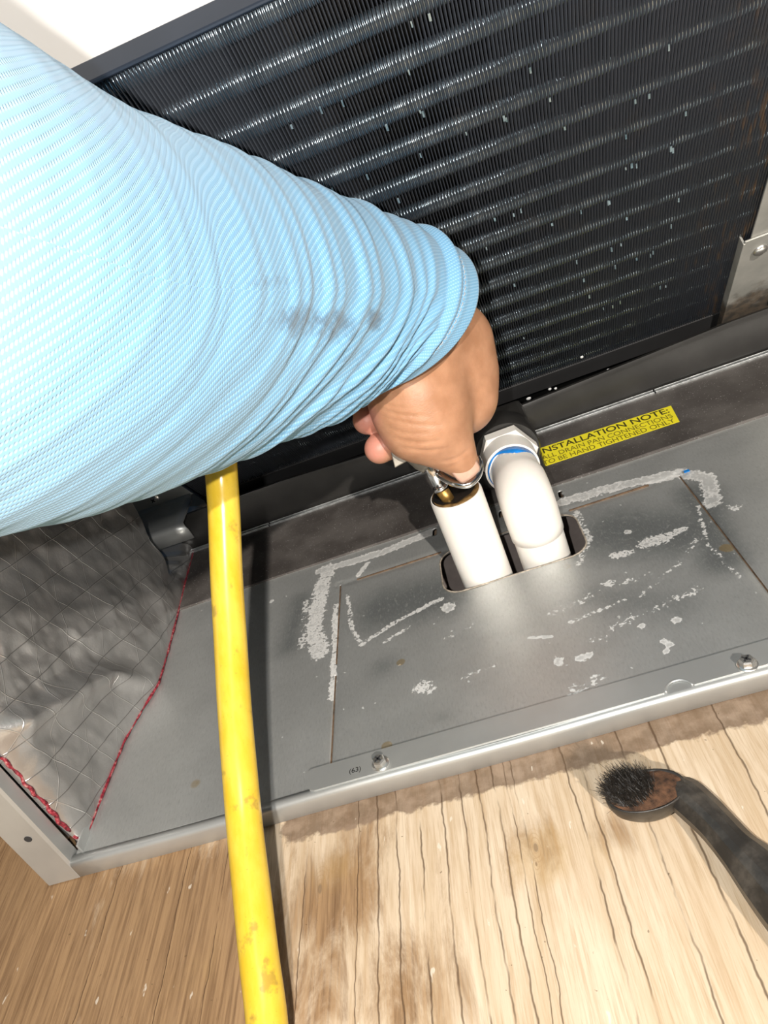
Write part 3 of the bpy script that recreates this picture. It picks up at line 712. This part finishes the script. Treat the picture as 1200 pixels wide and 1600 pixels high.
FX = -.2825
def foil_x(y_, z_):
    """inward face of the insulation: bulging, crumpled blanket"""
    b = .0 + .0120*np.exp(-((y_-.405)/.050)**2)*np.exp(-((z_-.00)/.07)**2)+.0060*np.exp(-((y_-.475)/.045)**2)*np.exp(-(z_/.05)**2)
    b = b+.010*np.exp(-((y_-.50)/.05)**2)*np.exp(-((z_-.10)/.06)**2)
    # tube-like crease seen low at the front
    cz = .045+.05*np.clip((.36-y_)/.10, 0, 1)-1.2*np.clip(y_-.362, 0, 1)
    b = b+.0095*np.exp(-((z_-cz)/.009)**2)*np.clip((.40-y_)/.03, 0, 1)
    # pull folds radiating from the bracket corner
    py_, pz_ = .545, .030
    an = np.arctan2(z_-pz_, y_-py_); rd = np.hypot(y_-py_, z_-pz_)
    b = b+.0022*np.sin(an*9.0)*np.exp(-((rd-.03)/.03)**2)
    # crumple: ridged noise
    r1 = 1-2*np.abs(fbm(y_*26+z_*11, z_*22-y_*7, 21)-.47); r2 = 1-2*np.abs(fbm(y_*60, z_*48+y_*20, 31)-.47)
    b = b+.0060*(r1-.85)*1.0+.0010*(r2-.85)
    return FX+.004+b
ys = np.arange(.2748, .6401, .0018); zs = np.arange(.0002, .36, .0018)
Yg, Zg = np.meshgrid(ys, zs, indexing='ij')
Xg = foil_x(Yg, Zg)
tuck = np.clip((Yg-.2748)/.013, 0, 1)
Xg = FX-.0055+(Xg-FX+.0055)*tuck**.5
sm_ = lambda t: np.clip(t, 0, 1)**2*(3-2*np.clip(t, 0, 1))
Xg = Xg-.080*sm_((Yg-.500)/.040)*sm_((Zg-.004)/.026)
# floor line follows what the photo shows
fl_ = np.interp(ys, [.276, .30, .348, .372, .396, .43, .464, .51, .55, .60, .64], [-.2835, -.2830, -.2810, -.2755, -.2690, -.2705, -.2727, -.2765, -.2790, -.283, -.283])
wz = np.exp(-Zg/.012); Xg = Xg*(1-wz)+fl_[:, None]*wz
idx = np.arange(Yg.size).reshape(Yg.shape)
Q = np.stack([idx[:-1,:-1], idx[1:,:-1], idx[1:,1:], idx[:-1,1:]], -1).reshape(-1, 4)
m = M('reinforced_foil'); s3 = m._sep(m.obj())
def scrim(ca, sa, sp, off, wd):
    wv = m.math('MULTIPLY', m.math('SUBTRACT', m.noise(scale=40, detail=1), .5), .0016)
    t = m.math('ADD', m.math('ADD', m.math('MULTIPLY', s3[1], ca/sp), m.math('MULTIPLY', s3[2], sa/sp)), m.math('MULTIPLY', wv, 1/sp))
    fr = m.math('FRACT', m.math('ADD', t, 50+off)); d = m.math('ABSOLUTE', m.math('SUBTRACT', fr, .5))
    k = m.n('ShaderNodeMapRange'); m.put(k.inputs[0], d); k.inputs[1].default_value = wd*.3; k.inputs[2].default_value = wd; k.inputs[3].default_value = 1; k.inputs[4].default_value = 0
    return k.outputs[0]
l1 = scrim(.94, .34, .0190, .1, .020); l2 = scrim(.25, .97, .0200, .4, .020); l3 = scrim(.75, -.66, .030, .2, .012)
L = m.math('MAXIMUM', l1, m.math('MAXIMUM', l2, l3))
crk = m.noise(scale=110, detail=5, rough=.65)
c = m.mix(m.step(m.noise(scale=18, detail=4), .35, .7), (.50, .49, .48), (.68, .67, .66))
c = m.mix(m.math('MULTIPLY', l1, .5), c, (.82, .80, .76)); c = m.mix(m.math('MULTIPLY', l2, .55), c, (.16, .15, .15))
h = m.math('ADD', L, m.math('MULTIPLY', crk, 1.1))
m.set(color=c, rough=.29, metal=.74, normal=m.bump(h, .45, .0008)); MAT['foil'] = m.m
ins = empty('foil_insulation', (FX, .45, 0)); tag(ins, 'crumpled silver foil insulation blanket with red edges on the left side panel', 'insulation')
fo = npmesh('foil_face', np.stack([Xg, Yg, Zg], -1).reshape(-1, 3), Q, MAT['foil']); keep(fo, ins); solidify(fo, .004, -1)
m = M('red_adhesive'); nz = m.noise(scale=420, detail=4)
m.set(color=m.ramp(nz, (.35, (.07, .010, .014)), (.54, (.34, .030, .050)), (.72, (.50, .30, .27))), rough=.35, normal=m.bump(nz, .7, .001)); MAT['red'] = m.m
pb = [(float(np.interp(y_, ys, fl_))+.0004, y_, .0014) for y_ in np.linspace(.277, .575, 150)]
rr_ = .0005+.0008*np.array([vnoise(np.array(i*.35), np.array(1.7)) for i in range(150)]).ravel()
tube('glue_edge', pb, rr_, MAT['red'], ins, seg=7)
pf = [(FX-.0030+.0005*math.sin(i*.9), .2758+.0006*math.sin(i*.37)+.0004*math.sin(i*1.3), .0012+.0016*i) for i in range(160)]
rf = .0005+.0010*np.array([vnoise(np.array(i*.28), np.array(7.7)) for i in range(160)]).ravel()
tube('glue_edge', pf, rf, MAT['red'], ins, seg=7)

# ================================================================== AIR HOSE
m = M('yellow_hose'); nz = m.noise(m.map(m.obj(), (120, 40, 40)), scale=1, detail=5, rough=.65)
scf = m.step(m.noise(scale=85, detail=4, rough=.6), .60, .72); fine = m.step(m.noise(scale=800, detail=2), .68, .74)
c = m.mix(m.step(nz, .3, .7), (.68, .45, .030), (.78, .55, .07)); c = m.mix(m.math('MULTIPLY', scf, .5), c, (.22, .13, .05)); c = m.mix(m.math('MULTIPLY', fine, .35), c, (.30, .16, .04))
m.set(color=c, rough=.24, spec=.5, normal=m.bump(nz, .06, .0005)); MAT['hose'] = m.m
OD = .0157
hp = []
for (px, py, D) in [(612,668,.462),(575,640,.466),(500,600,.462),(420,590,.446),(365,620,.418),(344,670,.393)]: hp.append(dep(px, py, D))
for (px, py, wpx) in [(345,722,51),(350,800,51),(354,900,51.5),(360,1000,52.5),(366,1100,54),(374,1200,56),(383,1300,58),(394,1400,61),(405,1500,64),(417,1600,67)]:
    hp.append(dep(px, py, FPX*OD/(wpx*.985)))
e_ = hp[-1]+(hp[-1]-hp[-2])*np.array([1, 1, .25]); hp.append(e_); hp.append(e_+np.array([.004, -.05, -.0005]))
hp = np.array(hp); hp[:, 2] = np.maximum(hp[:, 2], WZ+OD/2+.0005)
hose = tube('air_hose', spline(hp, 160), OD/2, MAT['hose'], None, seg=28)
tag(hose, 'glossy yellow rubber air hose running down across the metal base', 'hose')

# ================================================================== BLOW GUN
gun = empty('blow_gun', tuple(dep(690, 766, .462))); tag(gun, 'chrome air blow gun gripped in the hand above the pipe', 'blow gun')
MAT['trigger'] = simple('worn_grey_metal', (.19, .175, .145), .5, .3, .2, 120, .15)
tube('gun_body', spline([dep(606,664,.462), dep(630,690,.461), dep(655,712,.460), dep(672,728,.459)], 16), np.interp(np.linspace(0, 1, 16), [0, .2, .8, 1], [.0088, .0080, .0075, .0062]), MAT['trigger'], gun, seg=20)
tube('nozzle_tube', [dep(667,716,.459), dep(672,729,.4600), dep(689,764,.4635)], .0040, MAT['chrome'], gun, seg=24)
tube('nozzle_collar', [dep(687,759,.4632), dep(690,766,.4637)], .0046, MAT['chrome'], gun, seg=24)
nb = dep(690, 765, .4637); 
tube('brass_tip', [nb, nb+np.array([.0028, .0006, -.014])], [.0042, .0036], MAT['brass'], gun, seg=16)
lv = spline([dep(686,741,.4585), dep(699,750,.453), dep(716,757,.448), dep(733,756,.447), dep(745,744,.449), dep(749,729,.452), dep(745,715,.456)], 30)
tube('thumb_lever', lv, np.interp(np.linspace(0, 1, 30), [0, .3, .7, 1], [.0026, .0022, .0026, .0022]), MAT['chrome'], gun, seg=14)
pl = [(600,664,.4465), (609,700,.4465), (617,731,.4465), (648,714,.4470), (636,690,.4470)]
vt = [dep(*p) for p in pl]; vb = [p+FW*.0022 for p in vt]; n = len(pl)
tr = pyd('trigger', vt+vb, [tuple(range(n))[::-1], tuple(range(n, 2*n))]+[(i, (i+1) % n, n+(i+1) % n, n+i) for i in range(n)], MAT['trigger']); keep(tr, gun); bevel(tr, .0005)

# ================================================================== PERSON: forearm and hand as one mesh, sleeve
def cap(a, b): return a+b
PR_ = []      # (p0, r0, p1, r1, smooth k)
def chain(pts, k):
    for i in range(len(pts)-1):
        a, b = pts[i], pts[i+1]; PR_.append((dep(*a[:3]), a[3]/1000, dep(*b[:3]), b[3]/1000, k))
chain([(330,478,.335,40), (480,482,.375,36), (590,500,.415,31)], .012)                   # forearm in the sleeve
chain([(590,500,.415,31), (640,545,.435,27), (672,590,.447,25)], .014)                   # wrist to palm heel
chain([(640,515,.435,26), (700,540,.458,24), (712,600,.463,23), (722,630,.462,19)], .014)   # back of the hand
chain([(648,590,.440,23), (655,628,.438,25), (676,668,.440,21), (696,692,.443,14)], .010)  # ball of the thumb
chain([(618,628,.440,12), (640,668,.441,15)], .012)
chain([(696,690,.443,13.5), (712,710,.444,11.2)], .005)                                   # thumb
chain([(712,710,.444,11.0), (722,724,.4450,9.2)], .004)
chain([(727,640,.464,12), (672,664,.482,9.6), (618,690,.474,9.2), (593,701,.458,9.2)], .003)   # index finger
chain([(730,612,.470,12), (660,628,.488,9.8), (600,651,.478,9.0), (574,656,.461,9.0)], .003)   # middle finger
chain([(722,580,.474,11), (650,592,.490,9.2), (600,606,.480,8.6), (580,610,.466,8.3)], .003)   # ring finger
chain([(708,552,.474,10), (645,560,.486,8.0), (604,570,.478,7.4), (588,574,.466,7.2)], .003)   # little finger
allp = np.array([p for t in PR_ for p in (t[0], t[2])]); lo = allp.min(0)-.045; hi = allp.max(0)+.045
hv = .00115
gx_ = np.arange(lo[0], hi[0], hv); gy_ = np.arange(lo[1], hi[1], hv); gz_ = np.arange(lo[2], hi[2], hv)
G = np.stack(np.meshgrid(gx_, gy_, gz_, indexing='ij'), -1).astype(np.float32)
F = np.full(G.shape[:3], .05, np.float32)
for (a, ra, b, rb, k) in PR_:
    a = a.astype(np.float32); b = b.astype(np.float32)
    l0 = np.maximum(((np.minimum(a, b)-max(ra, rb)-.03-lo)/hv).astype(int), 0); l1 = ((np.maximum(a, b)+max(ra, rb)+.03-lo)/hv).astype(int)+2
    sl_ = tuple(slice(i, j) for i, j in zip(l0, l1)); g = G[sl_]
    ab = b-a; t = np.clip(((g-a)@ab)/(ab@ab), 0, 1)
    d = np.linalg.norm(g-a-t[..., None]*ab, axis=-1)-(ra+(rb-ra)*t)
    f0 = F[sl_]; h = np.clip(.5+.5*(f0-d)/k, 0, 1)
    F[sl_] = f0*(1-h)+d*h-k*h*(1-h)
def surface_nets(F, lo, hv):
    S = F < 0; nx, ny, nz = F.shape
    cs = np.zeros((nx-1, ny-1, nz-1), np.int8)
    for i in (0, 1):
        for j in (0, 1):
            for k in (0, 1): cs += S[i:nx-1+i, j:ny-1+j, k:nz-1+k]
    act = np.argwhere((cs > 0) & (cs < 8)); idm = -np.ones(cs.shape, np.int64); idm[tuple(act.T)] = np.arange(len(act))
    acc = np.zeros((len(act), 3)); cnt = np.zeros(len(act))
    cor = [(i, j, k) for i in (0, 1) for j in (0, 1) for k in (0, 1)]
    for a in cor:
        for ax in range(3):
            if a[ax]: continue
            b = list(a); b[ax] = 1
            fa = F[tuple((act+a).T)]; fb = F[tuple((act+b).T)]; mk = (fa < 0) != (fb < 0)
            t = np.where(mk, fa/np.where(mk, fa-fb, 1), 0); p = np.tile(np.array(a, float), (len(act), 1)); p[:, ax] = t
            acc += p*mk[:, None]; cnt += mk
    V = lo+hv*(act+acc/cnt[:, None]); Q = []
    for ax in range(3):
        o1, o2 = [(1, 2), (2, 0), (0, 1)][ax]
        sl = [slice(1, -1)]*3; sl[ax] = slice(0, -1); s2 = list(sl); s2[ax] = slice(1, None)
        A = S[tuple(sl)]; B = S[tuple(s2)]
        e = np.argwhere(A != B); ins_ = A[tuple(e.T)]
        off = np.ones(3, int); off[ax] = 0; e = e+off
        def cid(d1, d2):
            c = e.copy(); c[:, o1] -= d1; c[:, o2] -= d2; return idm[tuple(c.T)]
        q = np.stack([cid(0, 0), cid(1, 0), cid(1, 1), cid(0, 1)], -1)
        q[~ins_] = q[~ins_][:, ::-1]; Q.append(q)
    return V, np.concatenate(Q)
HV, HQ = surface_nets(F, lo, hv)
del G, F
# image-frame coordinates of each vertex steer creases and blush
rel = HV-CAM; zz = rel@FW; pu = 600+FPX*(rel@RT)/zz; pv = 800-FPX*(rel@UP)/zz
m = M('skin'); o_ = m.obj()
blush = m.step(m.attr('blush'), .1, .9); pores = m.noise(scale=900, detail=3); mott = m.noise(scale=70, detail=4)
c = m.mix(m.step(mott, .3, .7), (.43, .215, .118), (.55, .29, .170))
c = m.mix(m.math('MULTIPLY', blush, .8), c, (.62, .26, .21))
cr = m.noise(m.map(o_, (260, 260, 900)), scale=1, detail=4, rough=.6, dist=1.2)
hgt = m.math('ADD', m.math('MULTIPLY', pores, .25), m.math('MULTIPLY', m.math('MULTIPLY', cr, m.attr('crease')), 1.0))
m.set(color=c, rough=.46, sss=.12, spec=.45, normal=m.bump(hgt, .35, .0010)); m.p.inputs['Subsurface Radius'].default_value = (.006, .002, .001); m.p.inputs['Subsurface Scale'].default_value = .6
MAT['skin'] = m.m
person = npmesh('person', HV, HQ, MAT['skin']); tag(person, 'bare hand and forearm in a light blue sleeve gripping the blow gun', 'person')
# crease displacement across the ball of the thumb
cm = np.exp(-(((pu-640)/55)**2+((pv-665)/45)**2))
nrm_ = np.zeros(len(HV)*3, np.float32); person.data.vertices.foreach_get('normal', nrm_); nrm_ = nrm_.reshape(-1, 3)
facing = np.clip(-(nrm_@FW), 0, 1)
wv = np.zeros(len(HV))
for (x0_, y0_, x1_, y1_, bow, am, wd) in [(596,640,668,650,4,.5,2.6),(600,652,690,664,5,.45,2.4),(606,668,668,677,5,.5,2.6),(615,684,690,688,6,.6,3.0),(628,699,700,700,5,.5,2.8),(596,629,640,637,3,.35,2.2),(690,722,736,700,6,.9,3.4),(697,731,738,708,4,.55,2.6)]:
    t = np.clip(((pu-x0_)*(x1_-x0_)+(pv-y0_)*(y1_-y0_))/((x1_-x0_)**2+(y1_-y0_)**2), 0, 1)
    d = np.hypot(pu-(x0_+t*(x1_-x0_)), pv-(y0_+t*(y1_-y0_)+bow*np.sin(math.pi*t)))
    wv += am*np.exp(-(d/wd)**2)*np.sin(math.pi*np.clip(t, .02, .98))**.5
front = zz < .462
HV2 = HV-nrm_*(wv*facing*front*.0017)[:, None]
person.data.vertices.foreach_set('co', HV2.astype(np.float32).ravel()); person.data.update()
bl = np.exp(-(((pu-570)/24)**2+((pv-655)/26)**2))+np.exp(-(((pu-586)/24)**2+((pv-702)/24)**2))+.45*np.exp(-(((pu-735)/16)**2+((pv-745)/10)**2))
setattr_f(person, 'blush', np.clip(bl, 0, 1)); setattr_f(person, 'crease', np.clip(cm*1.2, 0, 1))
# thumb nail: thin curved shield on the thumb tip
tp0, tp1 = dep(704,706,.4325), dep(731,741,.4365)
ax_ = (tp1-tp0); ax_ /= np.linalg.norm(ax_); fr_ = -FW*.93+RT*.10+UP*-.20; fr_ = fr_-ax_*(fr_@ax_); fr_ /= np.linalg.norm(fr_); sd_ = np.cross(ax_, fr_)
ctr_ = dep(719.5, 724, .4455)
vv = []; ff = []; na, nb_ = 9, 11
for i in range(na):
    u = -1+2*i/(na-1); wdt = .0078*(1-.30*max(0, -u)**3)*math.sqrt(max(0, 1-.32*u**4))
    for j in range(nb_):
        a = -1+2*j/(nb_-1); th_ = a*.78
        vv.append(ctr_+ax_*(u*.0088)+fr_*(.0093*math.cos(th_)-.0001-.0010*u*u)+sd_*(wdt*math.sin(th_)/math.sin(.78)))
for i in range(na-1):
    for j in range(nb_-1): ff.append((i*nb_+j, i*nb_+j+1, (i+1)*nb_+j+1, (i+1)*nb_+j))
MAT['nail'] = simple('finger_nail', (.68, .42, .32), .3, 0, .08, 200, .05)
nl = pyd('thumb_nail', vv, ff, MAT['nail'], None, True); nl.parent = person; solidify(nl, .0006, 0)

# ---- sleeve
AX = [(-760,415,.125,.0695), (-380,415.1,.165,.0689), (0,480.4,.232,.0686), (150,492.2,.268,.0666), (300,488.2,.310,.0631), (450,487.4,.355,.0560), (560,484.2,.392,.0480), (668,502,.424,.0424)]
axp = np.array([list(dep(a, b, c_))+[r_] for a, b, c_, r_ in AX])
axp[0, :3] = axp[1, :3]+(axp[1, :3]-axp[2, :3])*1.2
NU, NV = 420, 200
axs = spline(axp, NU); cen = axs[:, :3]; rad = axs[:, 3]
T, _, _ = frames(cen)
e1 = np.cross(T, np.tile(UP, (NU, 1))); e1 /= np.linalg.norm(e1, axis=1)[:, None]; e2 = np.cross(e1, T)      # e2 ~ image up
L = np.concatenate([[0], np.cumsum(np.linalg.norm(np.diff(cen, axis=0), axis=1))]); Ltot = L[-1]
th = np.linspace(0, 2*math.pi, NV, endpoint=False)
u2 = (L-Ltot)[:, None]; thg = th[None, :]
ct, sn = np.cos(thg), np.sin(thg)      # sn = 1 is image-up, ct = 1 towards e1
dn_ = np.clip(-sn, 0, 1)               # lower side of the arm
uf = u2+.075*dn_**1.4+.012*ct
amp = np.exp(-((u2+.060)/.055)**2)*1.0+np.exp(-((u2+.14)/.05)**2)*.42+.12
fold = np.zeros((NU, NV))
for k_, (w_, a_, ph_) in enumerate([(.0150, .0013, .3), (.0310, .0024, 1.9), (.0100, .0006, .7)]):
    jit = (fbm(uf*30+k_*7, ct*1.6+sn*.9+4, 40+k_)-.47)*5.0
    s_ = np.sin(2*math.pi*uf/w_+ph_+jit); s_ = np.sign(s_)*np.abs(s_)**.8
    fold += a_*s_*(.45+.9*fbm(uf*18, ct*1.2+2*sn+9, 60+k_))
fold *= .85*amp*(.32+.75*dn_+.25*np.clip(1-np.abs(sn), 0, 1))
fold += .0035*(fbm(u2*9+3, ct*1.1+7, 70)-.47)*np.clip(-u2/.1, 0, 1)
# cuff: rolled hem, stitched groove, flat band
hem = .0030*np.exp(-((u2+.0190)/.0036)**2)-.0014*np.exp(-((u2+.0128)/.0016)**2)+.0006*np.exp(-((u2+.0255)/.0022)**2)*(-1)-.0012*np.clip((u2+.013)/.006, 0, 1)
flat = np.clip((-u2-.010)/.03, 0, 1)
R_ = rad[:, None]+fold*flat+hem
R_ = R_*(1+.03*np.cos(2*(thg-.7)))
SV = cen[:, None]+R_[..., None]*(ct[..., None]*e1[:, None]+sn[..., None]*e2[:, None])
# the cuff rides back on the lower side of the wrist
pull = -.037*np.clip((1-sn-.5*ct)/2, 0, 1)**1.5*np.clip(1+u2/.10, 0, 1)**1.5
SV = SV+pull[..., None]*T[:, None]
# inner turn-back
lin = []
for k_, du in enumerate((0, 3, 8, 20, 34)):
    i_ = NU-1-du; rr_ = R_[NU-1]-.0016-.0004*k_
    lin.append(cen[i_]+rr_[:, None]*(np.cos(th)[:, None]*e1[i_]+np.sin(th)[:, None]*e2[i_])+pull[NU-1][:, None]*T[i_])
SVa = np.concatenate([SV.reshape(-1, 3), np.concatenate(lin)])
NR = NU+5; ii, jj = np.meshgrid(np.arange(NR-1), np.arange(NV), indexing='ij'); j2 = (jj+1) % NV
Q = np.stack([ii*NV+jj, ii*NV+j2, (ii+1)*NV+j2, (ii+1)*NV+jj], -1).reshape(-1, 4)
m = M('blue_knit'); uvn = m._sep(m.n('ShaderNodeUVMap', uv_map='cloth').outputs[0])
row = m.math('MULTIPLY', uvn[0], 2*math.pi/.0021)
half = m.math('MULTIPLY', m.math('FLOOR', m.math('DIVIDE', row, math.pi)), math.pi/2)
wv_ = m.math('MULTIPLY', m.math('SINE', row), m.math('SINE', m.math('ADD', m.math('MULTIPLY', uvn[1], 2*math.pi/.0026), half)))
kn = m.step(wv_, -.2, .75)
c = m.mix(m.math('MULTIPLY', kn, .6), (.145, .36, .58), (.36, .62, .835))
pnz = m.noise(scale=9, detail=3); c = m.mix(m.math('MULTIPLY', pnz, .25), c, (.36, .62, .86))
dz = m.step(m.math('ADD', m.attr('dirt'), m.math('MULTIPLY', m.math('SUBTRACT', m.noise(scale=150, detail=5, rough=.7), .5), 1.1)), .35, .85)
c = m.mix(m.math('MULTIPLY', dz, .7), c, (.09, .12, .16))
m.set(color=c, rough=.75, spec=.25, sheen=.25, normal=m.bump(kn, .35, .0005)); MAT['knit'] = m.m
sleeve = npmesh('sleeve', SVa, Q, MAT['knit'])
uvl = sleeve.data.uv_layers.new(name='cloth')
U = np.concatenate([np.repeat(L, NV), np.repeat(L[-1]-np.array([0, .001, .003, .008, .014]), NV)])
lv_ = Q.ravel(); jv = np.stack([jj, jj+1, jj+1, jj], -1).reshape(-1)
uvl.data.foreach_set('uv', np.stack([U[lv_], jv*(2*math.pi*.064/NV)], -1).astype(np.float32).ravel())
sleeve.parent = person
rel = SVa-CAM; zs_ = rel@FW; pu = 600+FPX*(rel@RT)/zs_; pv = 800-FPX*(rel@UP)/zs_
dirt = np.zeros(len(SVa))
for (x_, y_, a_, b_, am) in [(470,500,70,40,.75),(520,510,55,45,.75),(585,500,22,26,.90),(430,440,70,22,.55),(560,560,50,40,.52),(700,420,30,40,.25),(600,480,14,30,.5)]:
    dirt = np.maximum(dirt, am*np.exp(-(((pu-x_)/a_)**2+((pv-y_)/b_)**2)))
outer = np.concatenate([((SV-cen[:, None])@(-FW)).ravel() > -.005, np.zeros(5*NV, bool)])
setattr_f(sleeve, 'dirt', dirt*outer)
# stitch thread along the hem groove
i_ = int(np.argmin(np.abs((L-Ltot)+.0115))); sp3 = SV[i_]+(SV[i_]-cen[i_])/np.linalg.norm(SV[i_]-cen[i_], axis=1)[:, None]*.0003
MAT['thread'] = simple('grey_thread', (.42, .47, .52), .8)
tpts = np.vstack([sp3, sp3[:1]]); tpts = spline(tpts, 360)
wig = np.where(np.arange(360) % 4 < 2, .0002, -.0006)[:, None]*(tpts-cen[i_])/np.linalg.norm(tpts-cen[i_], axis=1)[:, None]
stt = tube('stitching', tpts+wig, .00035, MAT['thread'], None, seg=5, cap=False); stt.parent = sleeve

# ================================================================== BRUSH
brush = empty('cleaning_brush', tuple(onz(1010, 1255, WZ))); tag(brush, 'old black handled brush with worn bristles and rusty ferrule lying on plywood', 'brush')
m = M('grimy_black_plastic'); nz = m.noise(scale=70, detail=5, rough=.65)
m.set(color=m.mix(m.step(nz, .42, .72), (.026, .023, .020), (.085, .074, .062)), rough=.38, normal=m.bump(m.noise(scale=160, detail=4), .3, .0006)); MAT['handle'] = m.m
MAT['rust'] = simple('rusty_ferrule', (.085, .040, .020), .9, .0, .75, 330, 1.0)
zt = WZ+.0178
hc = onz(1008, 1234, zt)                     # middle of the cup mouth
la = onz(1068, 1217, zt)-onz(946, 1247, zt); lax = Vector(la).normalized(); A_ = np.linalg.norm(la)/2
lay = Vector((0, 0, 1)).cross(lax).normalized(); B_ = .0100
v = []; f = []; n = 32; lev = [(1.0, .0), (1.03, -.0010), (1.02, -.005), (.94, -.0100), (.78, -.0140), (.52, -.0168), (.25, -.0174)]
lev = [(.90, -.0012)]+lev
for (k_, dz_) in lev:
    for j in range(n):
        a = 2*math.pi*j/n; sh = lay*(-dz_*.18)
        v.append(Vector(hc)+lax*(A_*k_*math.cos(a))+lay*(B_*k_*math.sin(a))+sh+Vector((0, 0, dz_)))
for i in range(len(lev)-1):
    for j in range(n): f.append((i*n+j, (i+1)*n+j, (i+1)*n+(j+1) % n, i*n+(j+1) % n))
f.append(tuple((len(lev)-1)*n+j for j in range(n)))
cup = pyd('head', v, f, MAT['handle'], None, True); keep(cup, brush)
# rusty lumpy fill
v = []; f = []; rings = 8
for i in range(rings+1):
    k_ = .93*(1-i/rings)
    for j in range(n):
        a = 2*math.pi*j/n; p = Vector(hc)+lax*(A_*k_*math.cos(a))+lay*(B_*k_*math.sin(a))
        p.z += .0018*(1-k_*k_)+.0014*(float(fbm(np.array(p.x*420), np.array(p.y*420), 5))-.45)-.0008; v.append(p)
for i in range(rings):
    for j in range(n): f.append((i*n+j, i*n+(j+1) % n, (i+1)*n+(j+1) % n, (i+1)*n+j))
fe = pyd('rusty_core', v, f, MAT['rust'], None, True); keep(fe, brush)
# bristles
MAT['bristle'] = simple('black_bristle', (.022, .018, .015), .5, 0, .5, 500, .1)
v = []; f = []
for i in range(1900):
    a = random.random()*2*math.pi; r_ = math.sqrt(random.random())
    cxx = -.30+.62*r_*math.cos(a); cyy = .10+.80*r_*math.sin(a)
    p = Vector(hc)+lax*(A_*cxx)+lay*(B_*cyy)
    dr = Vector((-.36, .55, .62))+lax*(.30*cxx+random.gauss(0, .22))+lay*random.gauss(0, .25)+Vector((0, 0, random.gauss(0, .28))); dr.normalize()
    ln = random.uniform(.003, .0110)*(1-.35*r_); bendv = Vector((random.gauss(0, .35), random.gauss(0, .35), random.gauss(-.1, .3)))
    s1 = dr.orthogonal().normalized(); s2 = dr.cross(s1); w_ = random.uniform(.00010, .00017); b = len(v)
    for k_, t in enumerate((0, .5, 1)):
        c_ = p+dr*(ln*t)+bendv*(ln*.5*t*t); w2 = w_*(1-.5*t)
        if c_.z < WZ+.0008: c_.z = WZ+.0008
        for q_ in range(3): v.append(c_+(s1*math.cos(q_*2.094)+s2*math.sin(q_*2.094))*w2)
    for k_ in range(2):
        for q_ in range(3): f.append((b+k_*3+q_, b+k_*3+(q_+1) % 3, b+k_*3+3+(q_+1) % 3, b+k_*3+3+q_))
bri = pyd('bristles', v, f, MAT['bristle']); keep(bri, brush); bri['kind'] = 'stuff'
# handle: faceted, swelling towards the grip
hpth = [(1040,1246,.0105,.0050,.0050), (1064,1240,.0120,.0078,.0058), (1092,1262,.0122,.0078,.0064), (1122,1292,.0115,.0074,.0070), (1152,1326,.0110,.0078,.0074), (1178,1352,.0110,.0094,.0082), (1205,1380,.0110,.0108,.0090), (1245,1425,.0110,.0118,.0096), (1320,1510,.0108,.0122,.0096), (1420,1625,.0105,.0110,.0090), (1500,1720,.0100,.0080,.0070)]
hp_ = np.array([list(onz(a, b, WZ+c_))+[d_, e_] for a, b, c_, d_, e_ in hpth]); hs_ = spline(hp_, 48)
Th = np.gradient(hs_[:, :3], axis=0); Th /= np.linalg.norm(Th, axis=1)[:, None]; Sh = np.cross(Th, [0, 0, 1]); Sh /= np.linalg.norm(Sh, axis=1)[:, None]; Uh = np.cross(Sh, Th)
sec = [(-1, -.35), (-.62, -1), (.62, -1), (1, -.35), (1, .30), (.55, .85), (.20, 1), (-.20, 1), (-.55, .85), (-1, .30)]
v = []; f = []; n = len(sec)
for i in range(48):
    for (a, b) in sec:
        p = hs_[i, :3]+Sh[i]*a*hs_[i, 3]+Uh[i]*b*hs_[i, 4]
        if p[2] < WZ+.0006: p[2] = WZ+.0006
        v.append(p)
for i in range(47):
    for j in range(n): f.append((i*n+j, i*n+(j+1) % n, (i+1)*n+(j+1) % n, (i+1)*n+j))
f += [tuple(range(n))[::-1], tuple(47*n+j for j in range(n))]
hd = pyd('handle', v, f, MAT['handle']); keep(hd, brush); bevel(hd, .0005, 2)
